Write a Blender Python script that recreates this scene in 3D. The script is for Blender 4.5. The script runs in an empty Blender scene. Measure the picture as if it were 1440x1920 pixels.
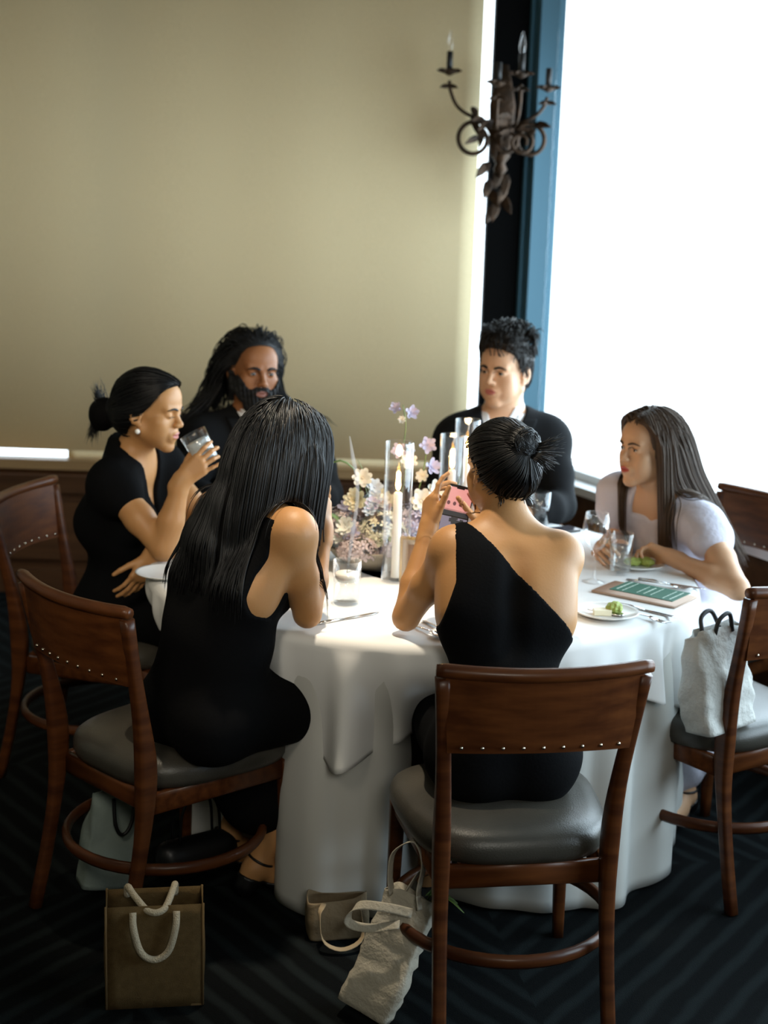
import bpy, math, random
import numpy as np
from mathutils import Vector, Matrix

# ------------------------------------------------------------------ camera, world, lights, exposure
S = bpy.context.scene
COL = S.collection
cam_d = bpy.data.cameras.new('camera')
cam = bpy.data.objects.new('camera', cam_d); COL.objects.link(cam); S.camera = cam
PITCH, ROLL = math.radians(12.0), math.radians(1.8)
cam.location = (0, 0, 1.8)
cam.rotation_euler = (Matrix.Rotation(math.pi/2 - PITCH, 3, 'X') @ Matrix.Rotation(ROLL, 3, 'Z')).to_euler()
cam_d.sensor_fit = 'VERTICAL'; cam_d.sensor_height = 36.0
cam_d.lens = 2760 / 1920 * 36.0
cam_d.dof.use_dof = True
cam_d.dof.focus_distance = 3.35
cam_d.dof.aperture_fstop = 2.8

W = bpy.data.worlds.new('daylight'); S.world = W; W.use_nodes = True
bgn = W.node_tree.nodes['Background']
bgn.inputs[0].default_value = (0.80, 0.92, 1.0, 1); bgn.inputs[1].default_value = 4.0

S.view_settings.view_transform = 'Standard'
S.view_settings.look = 'None'
S.view_settings.gamma = 1.0
S.view_settings.use_curve_mapping = False
S.view_settings.exposure = 0.0
S.cycles.max_bounces = 8
S.cycles.transparent_max_bounces = 24
S.cycles.sample_clamp_indirect = 6.0
S.cycles.caustics_reflective = False
S.cycles.caustics_refractive = False

def lamp(name, kind, loc, target, energy, color, **kw):
    d = bpy.data.lights.new(name, kind); d.energy = energy; d.color = color
    for k, v in kw.items(): setattr(d, k, v)
    o = bpy.data.objects.new(name, d); COL.objects.link(o); o.location = loc
    o.rotation_euler = (Vector(target) - Vector(loc)).to_track_quat('-Z', 'Y').to_euler()
    return o
# right wall runs from the corner (0.66, 6.5) towards the camera side along RW
RW = Vector((0.44, -0.90, 0)).normalized(); RN = Vector((-RW.y, RW.x, 0))      # RN points out of the room
CORN = Vector((0.60, 6.5, 0))
_m = CORN + RW*3.0 + RN*0.35
win_l = lamp('window_daylight', 'AREA', (_m.x, _m.y, 1.50), (_m.x - RN.x, _m.y - RN.y, 1.40), 245, (0.66, 0.86, 1.0), shape='RECTANGLE', size=5.4, size_y=1.7)
downlight = lamp('ceiling_downlight', 'SPOT', (-0.06, 3.62, 3.1), (-0.04, 3.60, 0.76), 270, (1.0, 0.86, 0.66), spot_size=math.radians(34), spot_blend=0.9, shadow_soft_size=0.06)
ceil_fill_l = lamp('ceiling_fill', 'AREA', (-1.6, 3.6, 3.15), (-0.5, 5.0, 0.9), 5, (1.0, 0.80, 0.55), shape='DISK', size=0.8)  # added fill, not a real fitting: lifts the guests at the back left
side_fill_l = lamp('side_fill', 'AREA', (-1.0, 0.9, 2.6), (-0.75, 4.3, 0.95), 2.6, (1.0, 0.88, 0.70), shape='DISK', size=0.7, spread=math.radians(42))  # added fill aimed at the drinking woman, no lamp stands here
room_fill_l = lamp('room_fill', 'AREA', (0.8, -1.2, 2.9), (0.1, 3.7, 0.95), 6, (1.0, 0.96, 0.84), shape='DISK', size=1.2, spread=math.radians(60))  # added soft fill from behind the camera, no known source

# ------------------------------------------------------------------ materials
MATS = {}
def mat(name, col, rough=0.6, metal=0.0, spec=0.5, bump=None, var=None, emit=None, estr=0, sss=0, sheen=0, coat=0):
    if name in MATS: return MATS[name]
    m = bpy.data.materials.new(name); m.use_nodes = True
    nt = m.node_tree; b = nt.nodes['Principled BSDF']
    b.inputs['Base Color'].default_value = (*col, 1)
    b.inputs['Roughness'].default_value = rough; b.inputs['Metallic'].default_value = metal
    b.inputs['Specular IOR Level'].default_value = spec
    b.inputs['Coat Weight'].default_value = coat; b.inputs['Coat Roughness'].default_value = 0.12
    if sss:
        b.inputs['Subsurface Weight'].default_value = sss
        b.inputs['Subsurface Radius'].default_value = (0.010, 0.004, 0.002); b.inputs['Subsurface Scale'].default_value = 1.0
    if sheen: b.inputs['Sheen Weight'].default_value = sheen
    if emit: b.inputs['Emission Color'].default_value = (*emit, 1); b.inputs['Emission Strength'].default_value = estr
    if bump or var:
        tc = nt.nodes.new('ShaderNodeTexCoord')
        mp = nt.nodes.new('ShaderNodeMapping'); nt.links.new(tc.outputs['Object'], mp.inputs[0])
        nz = nt.nodes.new('ShaderNodeTexNoise'); nt.links.new(mp.outputs[0], nz.inputs[0])
        nz.inputs['Detail'].default_value = 4
    if bump:
        sc, st = bump[:2]; nz.inputs['Scale'].default_value = sc
        if len(bump) > 2: mp.inputs['Scale'].default_value = bump[2]
        bp = nt.nodes.new('ShaderNodeBump'); bp.inputs['Strength'].default_value = st; bp.inputs['Distance'].default_value = 0.01
        nt.links.new(nz.outputs[0], bp.inputs['Height']); nt.links.new(bp.outputs[0], b.inputs['Normal'])
    if var:
        c2, sc, stretch = var
        mp2 = nt.nodes.new('ShaderNodeMapping'); nt.links.new(tc.outputs['Object'], mp2.inputs[0]); mp2.inputs['Scale'].default_value = stretch
        n2 = nt.nodes.new('ShaderNodeTexNoise'); n2.inputs['Scale'].default_value = sc; n2.inputs['Detail'].default_value = 5
        nt.links.new(mp2.outputs[0], n2.inputs[0])
        rp = nt.nodes.new('ShaderNodeValToRGB'); rp.color_ramp.elements[0].position = .32; rp.color_ramp.elements[1].position = .68
        rp.color_ramp.elements[0].color = (*col, 1); rp.color_ramp.elements[1].color = (*c2, 1)
        nt.links.new(n2.outputs[0], rp.inputs[0]); nt.links.new(rp.outputs[0], b.inputs['Base Color'])
    MATS[name] = m; return m

def glass_mat(name, tint=(1, 1, 1), gloss=1.0):
    m = bpy.data.materials.new(name); m.use_nodes = True; nt = m.node_tree; nt.nodes.clear()
    out = nt.nodes.new('ShaderNodeOutputMaterial'); mix = nt.nodes.new('ShaderNodeMixShader')
    tr = nt.nodes.new('ShaderNodeBsdfTransparent'); tr.inputs[0].default_value = (*tint, 1)
    gl = nt.nodes.new('ShaderNodeBsdfGlossy'); gl.inputs['Roughness'].default_value = 0.03; gl.inputs[0].default_value = (gloss, gloss, gloss, 1)
    lw = nt.nodes.new('ShaderNodeLayerWeight'); lw.inputs[0].default_value = 0.5
    pw = nt.nodes.new('ShaderNodeMath'); pw.operation = 'POWER'; pw.inputs[1].default_value = 3.5; nt.links.new(lw.outputs['Facing'], pw.inputs[0])
    ma_ = nt.nodes.new('ShaderNodeMath'); ma_.operation = 'MULTIPLY_ADD'; ma_.inputs[1].default_value = 0.75; ma_.inputs[2].default_value = 0.055; nt.links.new(pw.outputs[0], ma_.inputs[0])
    nt.links.new(ma_.outputs[0], mix.inputs[0]); nt.links.new(tr.outputs[0], mix.inputs[1]); nt.links.new(gl.outputs[0], mix.inputs[2])
    nt.links.new(mix.outputs[0], out.inputs[0]); return m

WOOD = mat('reddish_wood', (0.105, 0.033, 0.009), 0.38, spec=0.28, var=((0.050, 0.014, 0.0045), 5, (1.2, 1.2, 9)), coat=0.06)
WOODH = mat('reddish_wood_horizontal', (0.125, 0.040, 0.011), 0.36, spec=0.28, var=((0.060, 0.017, 0.005), 5, (1.2, 9, 9)), coat=0.08)
LEATHER = mat('grey_green_leather', (0.060, 0.054, 0.043), 0.36, spec=0.5, bump=(260, 0.1), var=((0.040, 0.037, 0.030), 9, (1, 1, 1)))
BRASS = mat('brass', (0.78, 0.70, 0.58), 0.22, 1.0)
BRONZE = mat('aged_bronze', (0.030, 0.018, 0.010), 0.5, 0.6, bump=(60, 0.3), var=((0.07, 0.035, 0.016), 30, (1, 1, 1)))
BLACKMETAL = mat('black_metal', (0.006, 0.006, 0.007), 0.4, 0.3)
STEEL = mat('steel', (0.7, 0.7, 0.7), 0.18, 1.0)
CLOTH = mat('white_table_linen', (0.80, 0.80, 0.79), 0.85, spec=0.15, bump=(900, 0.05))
CLOTH2 = mat('shaded_under_linen', (0.58, 0.58, 0.55), 0.85, spec=0.15, bump=(900, 0.05))  # white like the top cloth; its shade is put into the darker colour
BLACK = mat('black_dress_fabric', (0.0035, 0.0036, 0.004), 0.9, spec=0.06, bump=(160, 0.1))
SUIT = mat('charcoal_suit_wool', (0.0075, 0.0078, 0.0085), 0.9, spec=0.12, bump=(300, 0.15))
SHIRT = mat('white_shirt', (0.74, 0.75, 0.77), 0.8, spec=0.2)
LAVENDER = mat('pale_lavender_fabric', (0.55, 0.53, 0.60), 0.85, spec=0.15, bump=(70, 0.25))
HAIRCAP = mat('hair_base', (0.0022, 0.0020, 0.0020), 0.8, spec=0.08)
HAIRB = mat('black_hair', (0.0022, 0.0022, 0.0027), 0.40, spec=0.36)
HAIRN = mat('dark_brown_hair', (0.060, 0.034, 0.018), 0.45, spec=0.32)
HAIRE = mat('brown_black_hair', (0.011, 0.0075, 0.005), 0.5, spec=0.22)
HAIRG = mat('greying_black_hair', (0.004, 0.004, 0.004), 0.6, spec=0.18, var=((0.020, 0.020, 0.021), 14, (1, 1, 1)))
EYEW = mat('eye_white', (0.42, 0.40, 0.37), 0.25); EYEI = mat('dark_iris', (0.012, 0.007, 0.004), 0.1)
GLASS = glass_mat('clear_glass'); WATER = glass_mat('water', (0.96, 0.985, 0.99), 0.8)

# ------------------------------------------------------------------ mesh helpers
def V(*a): return np.array(a, dtype=np.float64)
def nrm(v): v = np.asarray(v, float); return v / np.linalg.norm(v)
def raw(name, vs, fs, m=None, parent=None, smooth=True, midx=None):
    me = bpy.data.meshes.new(name); vs = np.asarray(vs, np.float32)
    if isinstance(fs, np.ndarray):
        n, k = fs.shape
        me.vertices.add(len(vs)); me.vertices.foreach_set('co', vs.ravel())
        me.loops.add(n*k); me.loops.foreach_set('vertex_index', fs.astype(np.int32).ravel())
        me.polygons.add(n); me.polygons.foreach_set('loop_start', np.arange(0, n*k, k, dtype=np.int32))
        me.polygons.foreach_set('loop_total', np.full(n, k, np.int32))
        me.update(calc_edges=True)
    else:
        me.from_pydata([tuple(map(float, v)) for v in vs], [], fs); me.update()
    me.polygons.foreach_set('use_smooth', np.full(len(me.polygons), smooth, bool))
    if m is not None:
        for x in (m if isinstance(m, (list, tuple)) else [m]): me.materials.append(x)
    if midx is not None: me.polygons.foreach_set('material_index', np.asarray(midx, np.int32))
    o = bpy.data.objects.new(name, me); COL.objects.link(o)
    if parent is not None: o.parent = parent
    return o
class MB:
    def __init__(s): s.v = []; s.f = []
    def add(s, vs, fs):
        n = len(s.v); s.v += [tuple(map(float, v)) for v in vs]; s.f += [tuple(i + n for i in f) for f in fs]; return s
    def box(s, c, d, M=None):
        c = np.asarray(c, float); d = np.asarray(d, float)/2
        vs = [np.array((x, y, z))*d for x in (-1, 1) for y in (-1, 1) for z in (-1, 1)]
        if M is not None: vs = [M @ v for v in vs]
        return s.add([v + c for v in vs], [(0, 1, 3, 2), (4, 6, 7, 5), (0, 4, 5, 1), (2, 3, 7, 6), (0, 2, 6, 4), (1, 5, 7, 3)])
    def tube(s, pts, r, n=8, caps=True, closed=False, flat=None, ref=None):
        pts = np.asarray(pts, float); N = len(pts); r = np.broadcast_to(np.asarray(r, float), (N,))
        t = np.gradient(pts, axis=0) if not closed else np.roll(pts, -1, 0) - np.roll(pts, 1, 0)
        t /= np.maximum(np.linalg.norm(t, axis=1, keepdims=True), 1e-9)
        u = np.array(ref, float) if ref is not None else (V(0, 0, 1) if abs(t[0][2]) < .9 else V(1, 0, 0)); vs = []
        for i in range(N):
            a = u - t[i]*(u @ t[i]); L = np.linalg.norm(a)
            if L < 1e-4: a = np.cross(t[i], V(.3, .8, .5)); L = np.linalg.norm(a)
            a /= L
            if ref is None: u = a
            b = np.cross(t[i], a)
            for k in range(n):
                q = 2*math.pi*(k + .5)/n; vs.append(pts[i] + r[i]*(math.cos(q)*a*(flat or 1) + math.sin(q)*b))
        fs = [(i*n + k, i*n + (k+1) % n, (i+1)*n + (k+1) % n, (i+1)*n + k) for i in range(N-1) for k in range(n)]
        if closed: fs += [((N-1)*n + k, (N-1)*n + (k+1) % n, (k+1) % n, k) for k in range(n)]
        elif caps: fs += [tuple(range(n-1, -1, -1)), tuple((N-1)*n + k for k in range(n))]
        return s.add(vs, fs)
    def lathe(s, prof, c=(0, 0, 0), n=24, M=None, cap0=False, cap1=False):
        c = np.asarray(c, float); vs = []
        for (r, z) in prof:
            for k in range(n):
                q = 2*math.pi*k/n; p = V(r*math.cos(q), r*math.sin(q), z)
                vs.append((M @ p if M is not None else p) + c)
        N = len(prof)
        fs = [(i*n + k, i*n + (k+1) % n, (i+1)*n + (k+1) % n, (i+1)*n + k) for i in range(N-1) for k in range(n)]
        if cap0: fs.append(tuple(range(n-1, -1, -1)))
        if cap1: fs.append(tuple((N-1)*n + k for k in range(n)))
        return s.add(vs, fs)
    def ball(s, c, r, n=10, M=None):
        r = np.broadcast_to(np.asarray(r, float), (3,)); vs = []; fs = []
        for i in range(n//2 + 1):
            a = math.pi*i/(n//2)
            for k in range(n):
                q = 2*math.pi*k/n; p = V(math.sin(a)*math.cos(q), math.sin(a)*math.sin(q), math.cos(a))*r
                vs.append((M @ p if M is not None else p) + np.asarray(c, float))
        for i in range(n//2):
            for k in range(n): fs.append((i*n + k, (i+1)*n + k, (i+1)*n + (k+1) % n, i*n + (k+1) % n))
        return s.add(vs, fs)
    def sweep(s, pts, wd, axis=(1, 0, 0), n=12, p=4.0):
        """rounded rectangular section (w along axis, d across) along pts"""
        pts = np.asarray(pts, float); N = len(pts); t = np.gradient(pts, axis=0); vs = []
        for i in range(N):
            ti = nrm(t[i]); a = np.asarray(axis, float); a = nrm(a - ti*(a @ ti)); b = np.cross(ti, a); w, d = wd[i] if isinstance(wd[0], (tuple, list)) else wd
            for k in range(n):
                q = 2*math.pi*(k + .5)/n; cx, sx = math.cos(q), math.sin(q)
                vs.append(pts[i] + a*(w/2)*math.copysign(abs(cx)**(2/p), cx) + b*(d/2)*math.copysign(abs(sx)**(2/p), sx))
        fs = [(i*n + k, i*n + (k+1) % n, (i+1)*n + (k+1) % n, (i+1)*n + k) for i in range(N-1) for k in range(n)]
        fs += [tuple(range(n-1, -1, -1)), tuple((N-1)*n + k for k in range(n))]
        return s.add(vs, fs)
    def build(s, name, m, parent=None, smooth=True):
        return raw(name, s.v, s.f, m, parent, smooth)
def tag(o, label=None, cat=None, group=None, kind=None):
    if label: o['label'] = label
    if cat: o['category'] = cat
    if group: o['group'] = group
    if kind: o['kind'] = kind
    return o
def empty(name, loc=(0, 0, 0), rz=0.0, label=None, cat=None, group=None):
    o = bpy.data.objects.new(name, None); COL.objects.link(o); o.location = loc; o.rotation_euler = (0, 0, rz); o.empty_display_size = 0.05
    return tag(o, label, cat, group)
def copy_tree(o, parent=None):
    c = o.copy(); COL.objects.link(c)
    if parent is not None: c.parent = parent
    for ch in list(o.children): copy_tree(ch, c)
    return c
def spline(P, n):
    """Catmull-Rom through the points P, n samples"""
    P = np.asarray(P, float); Q = np.vstack([2*P[0] - P[1], P, 2*P[-1] - P[-2]]); out = []
    for x in np.linspace(0, len(P) - 1 - 1e-9, n):
        i = int(x); t = x - i; a, b, c, d = Q[i:i+4]
        out.append(.5*((2*b) + (c - a)*t + (2*a - 5*b + 4*c - d)*t*t + (3*b - a - 3*c + d)*t**3))
    return np.array(out)
# ------------------------------------------------------------------ signed distance fields, smooth skins
I3 = np.eye(3)
class Field:
    def __init__(s, prims=None): s.p = list(prims or [])
    def rc(s, a, b, r1, r2=None, k=.02, neg=False):
        r2 = r1 if r2 is None else r2; a = np.asarray(a, float); b = np.asarray(b, float); r = max(r1, r2)
        s.p.append(('c', a, b, r1, r2, k, neg, np.minimum(a, b) - r, np.maximum(a, b) + r)); return s
    def el(s, c, r, M=I3, k=.02, neg=False):
        c = np.asarray(c, float); r = np.broadcast_to(np.asarray(r, float), (3,)); e = np.sqrt(((M*r)**2).sum(1))
        s.p.append(('e', c, M, r, None, k, neg, c - e, c + e)); return s
    def __add__(s, o): return Field(s.p + o.p)
    @staticmethod
    def one(q, X, Y, Z):
        if q[0] == 'c':
            _, a, b, r1, r2 = q[:5]; ba = b - a; L = max(ba @ ba, 1e-12)
            x, y, z = X - a[0], Y - a[1], Z - a[2]
            h = np.clip((x*ba[0] + y*ba[1] + z*ba[2])/L, 0, 1)
            return np.sqrt((x - h*ba[0])**2 + (y - h*ba[1])**2 + (z - h*ba[2])**2) - (r1 + (r2 - r1)*h)
        _, c, M, r = q[:4]
        x, y, z = X - c[0], Y - c[1], Z - c[2]
        u = (x*M[0, 0] + y*M[1, 0] + z*M[2, 0]); v = (x*M[0, 1] + y*M[1, 1] + z*M[2, 1]); w = (x*M[0, 2] + y*M[1, 2] + z*M[2, 2])
        k0 = np.sqrt((u/r[0])**2 + (v/r[1])**2 + (w/r[2])**2); k1 = np.sqrt((u/r[0]**2)**2 + (v/r[1]**2)**2 + (w/r[2]**2)**2)
        return k0*(k0 - 1)/np.maximum(k1, 1e-6)
    @staticmethod
    def comb(D, d, k, neg):
        if neg:
            h = np.maximum(k - np.abs(D + d), 0)/k; return np.maximum(D, -d) + h*h*k*.25
        h = np.maximum(k - np.abs(D - d), 0)/k; return np.minimum(D, d) - h*h*k*.25
    def ev(s, P):
        P = np.asarray(P, float); D = np.full(P.shape[:-1], .3)
        for q in s.p: D = s.comb(D, s.one(q, P[..., 0], P[..., 1], P[..., 2]), q[5], q[6])
        return D
    def grad(s, P, e=.002):
        return np.stack([s.ev(P + e*I3[i]) - s.ev(P - e*I3[i]) for i in range(3)], -1)/(2*e)
    def box(s, pad=.02):
        q = [x for x in s.p if not x[6]]
        return np.min([x[7] for x in q], 0) - pad, np.max([x[8] for x in q], 0) + pad
    def grid(s, lo, hi, h, pad=.045):
        n = np.ceil((hi - lo)/h).astype(int) + 1
        ax = [(lo[i] + h*np.arange(n[i])).astype(np.float32) for i in range(3)]
        D = np.full(n, .15, np.float32)
        for q in s.p:
            i0 = np.maximum(np.floor((q[7] - pad - q[5] - lo)/h).astype(int), 0); i1 = np.minimum(np.ceil((q[8] + pad + q[5] - lo)/h).astype(int) + 1, n)
            if (i1 <= i0).any(): continue
            sl = tuple(slice(i0[i], i1[i]) for i in range(3))
            X = ax[0][sl[0]][:, None, None]; Y = ax[1][sl[1]][None, :, None]; Z = ax[2][sl[2]][None, None, :]
            D[sl] = s.comb(D[sl], s.one(q, X, Y, Z), q[5], q[6])
        return D, ax
def nets(D, lo, h):
    """surface nets: vertices and quads of the zero level"""
    s = D < 0; n = np.array(D.shape)
    c = np.zeros(n - 1, np.int8)
    for dx in (0, 1):
        for dy in (0, 1):
            for dz in (0, 1): c += s[dx:n[0]-1+dx, dy:n[1]-1+dy, dz:n[2]-1+dz]
    I, J, K = np.nonzero((c > 0) & (c < 8)); N = len(I)
    vid = np.full(n - 1, -1, np.int32); vid[I, J, K] = np.arange(N)
    acc = np.zeros((N, 3)); cnt = np.zeros(N)
    cor = [(x, y, z) for x in (0, 1) for y in (0, 1) for z in (0, 1)]
    for a in range(8):
        for b in range(a + 1, 8):
            A, B = cor[a], cor[b]
            if sum(abs(A[i] - B[i]) for i in range(3)) != 1: continue
            fa = D[I+A[0], J+A[1], K+A[2]]; fb = D[I+B[0], J+B[1], K+B[2]]; m = (fa < 0) != (fb < 0)
            t = np.where(m, fa/np.where(m, fa - fb, 1), 0)
            for i in range(3): acc[:, i] += np.where(m, A[i] + t*(B[i] - A[i]), 0)
            cnt += m
    P = (np.stack([I, J, K], 1) + acc/cnt[:, None])*h + lo
    Q = []
    for ax in range(3):
        o1, o2 = (ax + 1) % 3, (ax + 2) % 3
        sa = [slice(None)]*3; sb = [slice(None)]*3; sa[ax] = slice(0, -1); sb[ax] = slice(1, None)
        for o in (o1, o2):
            sa[o] = slice(1, -1); sb[o] = slice(1, -1)
        x, y = s[tuple(sa)], s[tuple(sb)]; idx = np.array(np.nonzero(x != y)).T
        ins = x[x != y]; idx[:, o1] += 1; idx[:, o2] += 1
        def cell(d1, d2):
            k = idx.copy(); k[:, o1] -= d1; k[:, o2] -= d2; return vid[k[:, 0], k[:, 1], k[:, 2]]
        q = np.stack([cell(1, 1), cell(0, 1), cell(0, 0), cell(1, 0)], 1)
        q[~ins] = q[~ins][:, ::-1]; Q.append(q)
    return P, np.vstack(Q)
def skin(F, h, off=0.0, cuts=(), lo=None, hi=None, noise=None):
    if lo is None: lo, hi = F.box(abs(off) + 3*h)
    D, ax = F.grid(np.asarray(lo, float), np.asarray(hi, float), h)
    if off or noise or cuts:
        P = np.stack(np.meshgrid(*ax, indexing='ij'), -1)
    if noise: D = D - noise(P).astype(np.float32)
    D = D - off
    for c in cuts: D = np.maximum(D, c(P).astype(np.float32))
    return nets(D, lo, h)
def folds(amp, f, seed=0):
    r = np.random.RandomState(seed); A = r.randn(5, 3)*f; ph = r.rand(5)*6.28
    return lambda P: amp*sum(np.sin(P @ A[i] + ph[i]) for i in range(5))/2.2
def frame(fwd, up=(0, 0, 1)):
    f = nrm(fwd); u = np.asarray(up, float); r = nrm(np.cross(f, u)); u = np.cross(r, f)
    return np.stack([r, f, u], 1)            # columns: right, forward, up
def project(F, P, off=0.0, it=6):
    P = np.array(P, float)
    for _ in range(it):
        g = F.grad(P); P = P - (F.ev(P) - off)[..., None]*g/np.maximum((g*g).sum(-1, keepdims=True), .2)
    return P
def strands(pl, r, sides=4, tip=.35):
    """many tapered hair locks: pl (N, M, 3)"""
    N, M, _ = pl.shape; t = np.gradient(pl, axis=1); t /= np.maximum(np.linalg.norm(t, axis=2, keepdims=True), 1e-9)
    u = np.cross(t, V(.31, .77, .55)); u /= np.maximum(np.linalg.norm(u, axis=2, keepdims=True), 1e-9); w = np.cross(t, u)
    r = np.broadcast_to(np.asarray(r, float), (N,))[:, None]; x = np.linspace(0, 1, M)[None]
    rr = r*np.where(x < .6, 1, 1 - (1 - tip)*(x - .6)/.4)
    rr[:, -1] *= .3
    q = 2*math.pi*np.arange(sides)/sides
    vs = pl[:, :, None] + rr[:, :, None, None]*(np.cos(q)[:, None]*u[:, :, None] + np.sin(q)[:, None]*w[:, :, None])
    b = (np.arange(N)*M*sides)[:, None, None]; i = (np.arange(M-1)*sides)[None, :, None]; k = np.arange(sides)[None, None]
    a0 = b + i + k; a1 = b + i + (k + 1) % sides
    return vs.reshape(-1, 3), np.stack([a0, a1, a1 + sides, a0 + sides], -1).reshape(-1, 4)
def fall(F, P, Dr, steps, ds, stiff=.8, gap=.006, pull=None, g=(0, 0, -1), wave=None, stop=None):
    P = np.array(P, float); Dr = np.array(Dr, float); g = np.asarray(g, float); out = [P.copy()]
    gap = np.broadcast_to(np.asarray(gap, float), (len(P),))
    for i in range(steps):
        gg = g if pull is None else g + pull(P)
        Dr = Dr*stiff + gg*(1 - stiff); Dr /= np.linalg.norm(Dr, axis=1, keepdims=True)
        step = ds if stop is None else ds*(stop > i)[:, None]
        Q = P + Dr*step
        d = F.ev(Q); m = d < gap
        if m.any():
            gr = F.grad(Q[m]); gr /= np.maximum(np.linalg.norm(gr, axis=1, keepdims=True), .3); Q[m] += gr*(gap[m] - d[m])[:, None]
        mv = Q - P; L = np.linalg.norm(mv, axis=1, keepdims=True); Dr = np.where(L > 1e-5, mv/np.maximum(L, 1e-5), Dr)
        P = Q; out.append(P.copy())
    return np.stack(out, 1)

# ------------------------------------------------------------------ a human figure
def head_prims(F, c, M, s, male=False, eyes='open', jaw=1.0):
    L = lambda x, y, z: c + s*(M @ V(x, y, z))
    def rc(a, b, r1, r2=None, k=.012, neg=False): F.rc(L(*a), L(*b), r1*s, (r2 if r2 is not None else r1)*s, k*s, neg)
    def el(a, r, k=.012, neg=False, Q=None): F.el(L(*a), V(*r)*s, M if Q is None else M @ Q, k*s, neg)
    el((0, -.012, .034), (.074, .094, .084), .03)
    el((0, .028, -.030), (.058*jaw, .060, .078), .03)
    el((0, .058, .045), (.055, .034, .045), .03)
    w = .052*jaw*(1.07 if male else 1)
    for q in (1, -1):
        rc((q*w, .004, -.052), (q*.014, .066, -.099), .021, .015, .022)
        el((q*.043, .058, -.020), (.020, .018, .017), .02); el((q*.038, .050, -.052), (.024, .026, .030), .03)
        rc((q*.042, .076, .021), (q*.012, .087, .018), .010 if male else .0085, .010 if male else .0085, .014)
    el((0, .072, -.101), (.020 if male else .015, .016, .014), .018)
    for q in (1, -1): el((q*.031, .095, .003), (.019, .014, .012), .012, True)
    ny = 0 if male else -.0035
    rc((0, .088 + ny, .010), (0, .106 + ny, -.024), .0075, .0090, .010)
    el((0, .107 + ny, -.027), (.0100, .0100, .0090), .008)
    for q in (1, -1): el((q*.0115, .098, -.030), (.0075, .0095, .0070), .007)
    for q in (1, -1):
        el((q*.031, .0735, .002), (.0155, .0150, .0125), .004)
        if eyes == 'open': el((q*.031, .0900, .0015), (.0118, .0115, .0042), .002, True)
    el((0, .084, -.062), (.028, .013, .022), .014)
    el((0, .0945, -.0555), (.0195, .0072, .0050), .005)
    el((0, .0930, -.0680), (.0165, .0075, .0058), .005)
    el((0, .1040, -.0618), (.0230, .0110, .0014), .003, True)
    for q in (1, -1):
        Q = np.array([[math.cos(q*.35), -math.sin(q*.35), 0], [math.sin(q*.35), math.cos(q*.35), 0], [0, 0, 1]])
        el((q*.0765, -.010, -.006), (.0085, .0195, .0310), .006, False, Q)
        el((q*.0830, -.006, -.004), (.0055, .0115, .0200), .004, True, Q)
        el((q*.0730, .002, -.034), (.0070, .0090, .0090), .006)
    return L
def hand_prims(F, w, f, n, side, s=1.0, curl=(18, 22, 12), thumb=(.6, .65, .45), tbend=.35, spread=4, each=None, r=1.0):
    f = nrm(f); n = np.asarray(n, float); n = nrm(n - f*(n @ f)); sd = np.cross(f, n) if side == 'R' else np.cross(n, f)
    w = np.asarray(w, float); H = Field()
    K = [(.027, .084, (.040, .025, .020), .0082), (.009, .088, (.045, .028, .021), .0085), (-.009, .083, (.041, .026, .020), .0080), (-.0255, .073, (.032, .019, .017), .0070)]
    for i, (o, kf, Ls, rr) in enumerate(K):
        H.rc(w + s*sd*o*.55, w + s*(f*kf + sd*o), .0150*s*r, .0112*s*r, .016*s)
    H.rc(w + s*(f*.012 + sd*.010 + n*.004), w + s*(f*.045 + sd*.024 + n*.008), .015*s*r, .012*s*r, .014*s)
    H.rc(w - f*.03*s, w + f*.01*s, .0215*s*r, .019*s*r, .02*s)
    tips = []
    for i, (o, kf, Ls, rr) in enumerate(K):
        cu = each[i] if each else curl
        a = math.radians(spread)*(1.5, .4, -.6, -1.7)[i]; d0 = nrm(f*math.cos(a) + sd*math.sin(a)); p = w + s*(f*kf + sd*o); ang = 0; r0 = rr
        for j, Lj in enumerate(Ls):
            ang += math.radians(cu[j]); d = d0*math.cos(ang) + n*math.sin(ang); r1 = r0*.90; q = p + d*Lj*s
            H.rc(p, q, r0*s*r, r1*s*r, (.006 if j == 0 else .003)*s); p = q; r0 = r1
        tips.append(p)
    p = w + s*(f*.032 + sd*.026 + n*.008); d = nrm(f*thumb[0] + sd*thumb[1] + n*thumb[2])
    for j, Lj in enumerate((.036, .032, .026)):
        q = p + d*Lj*s; H.rc(p, q, (.0125, .0100, .0088)[j]*s*r, (.0100, .0088, .0070)[j]*s*r, (.010, .003, .003)[j]*s); p = q
        d = nrm(d + tbend*(f*.5 + n*.35 - sd*.3))
    F.p += H.p; return H, tips

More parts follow.
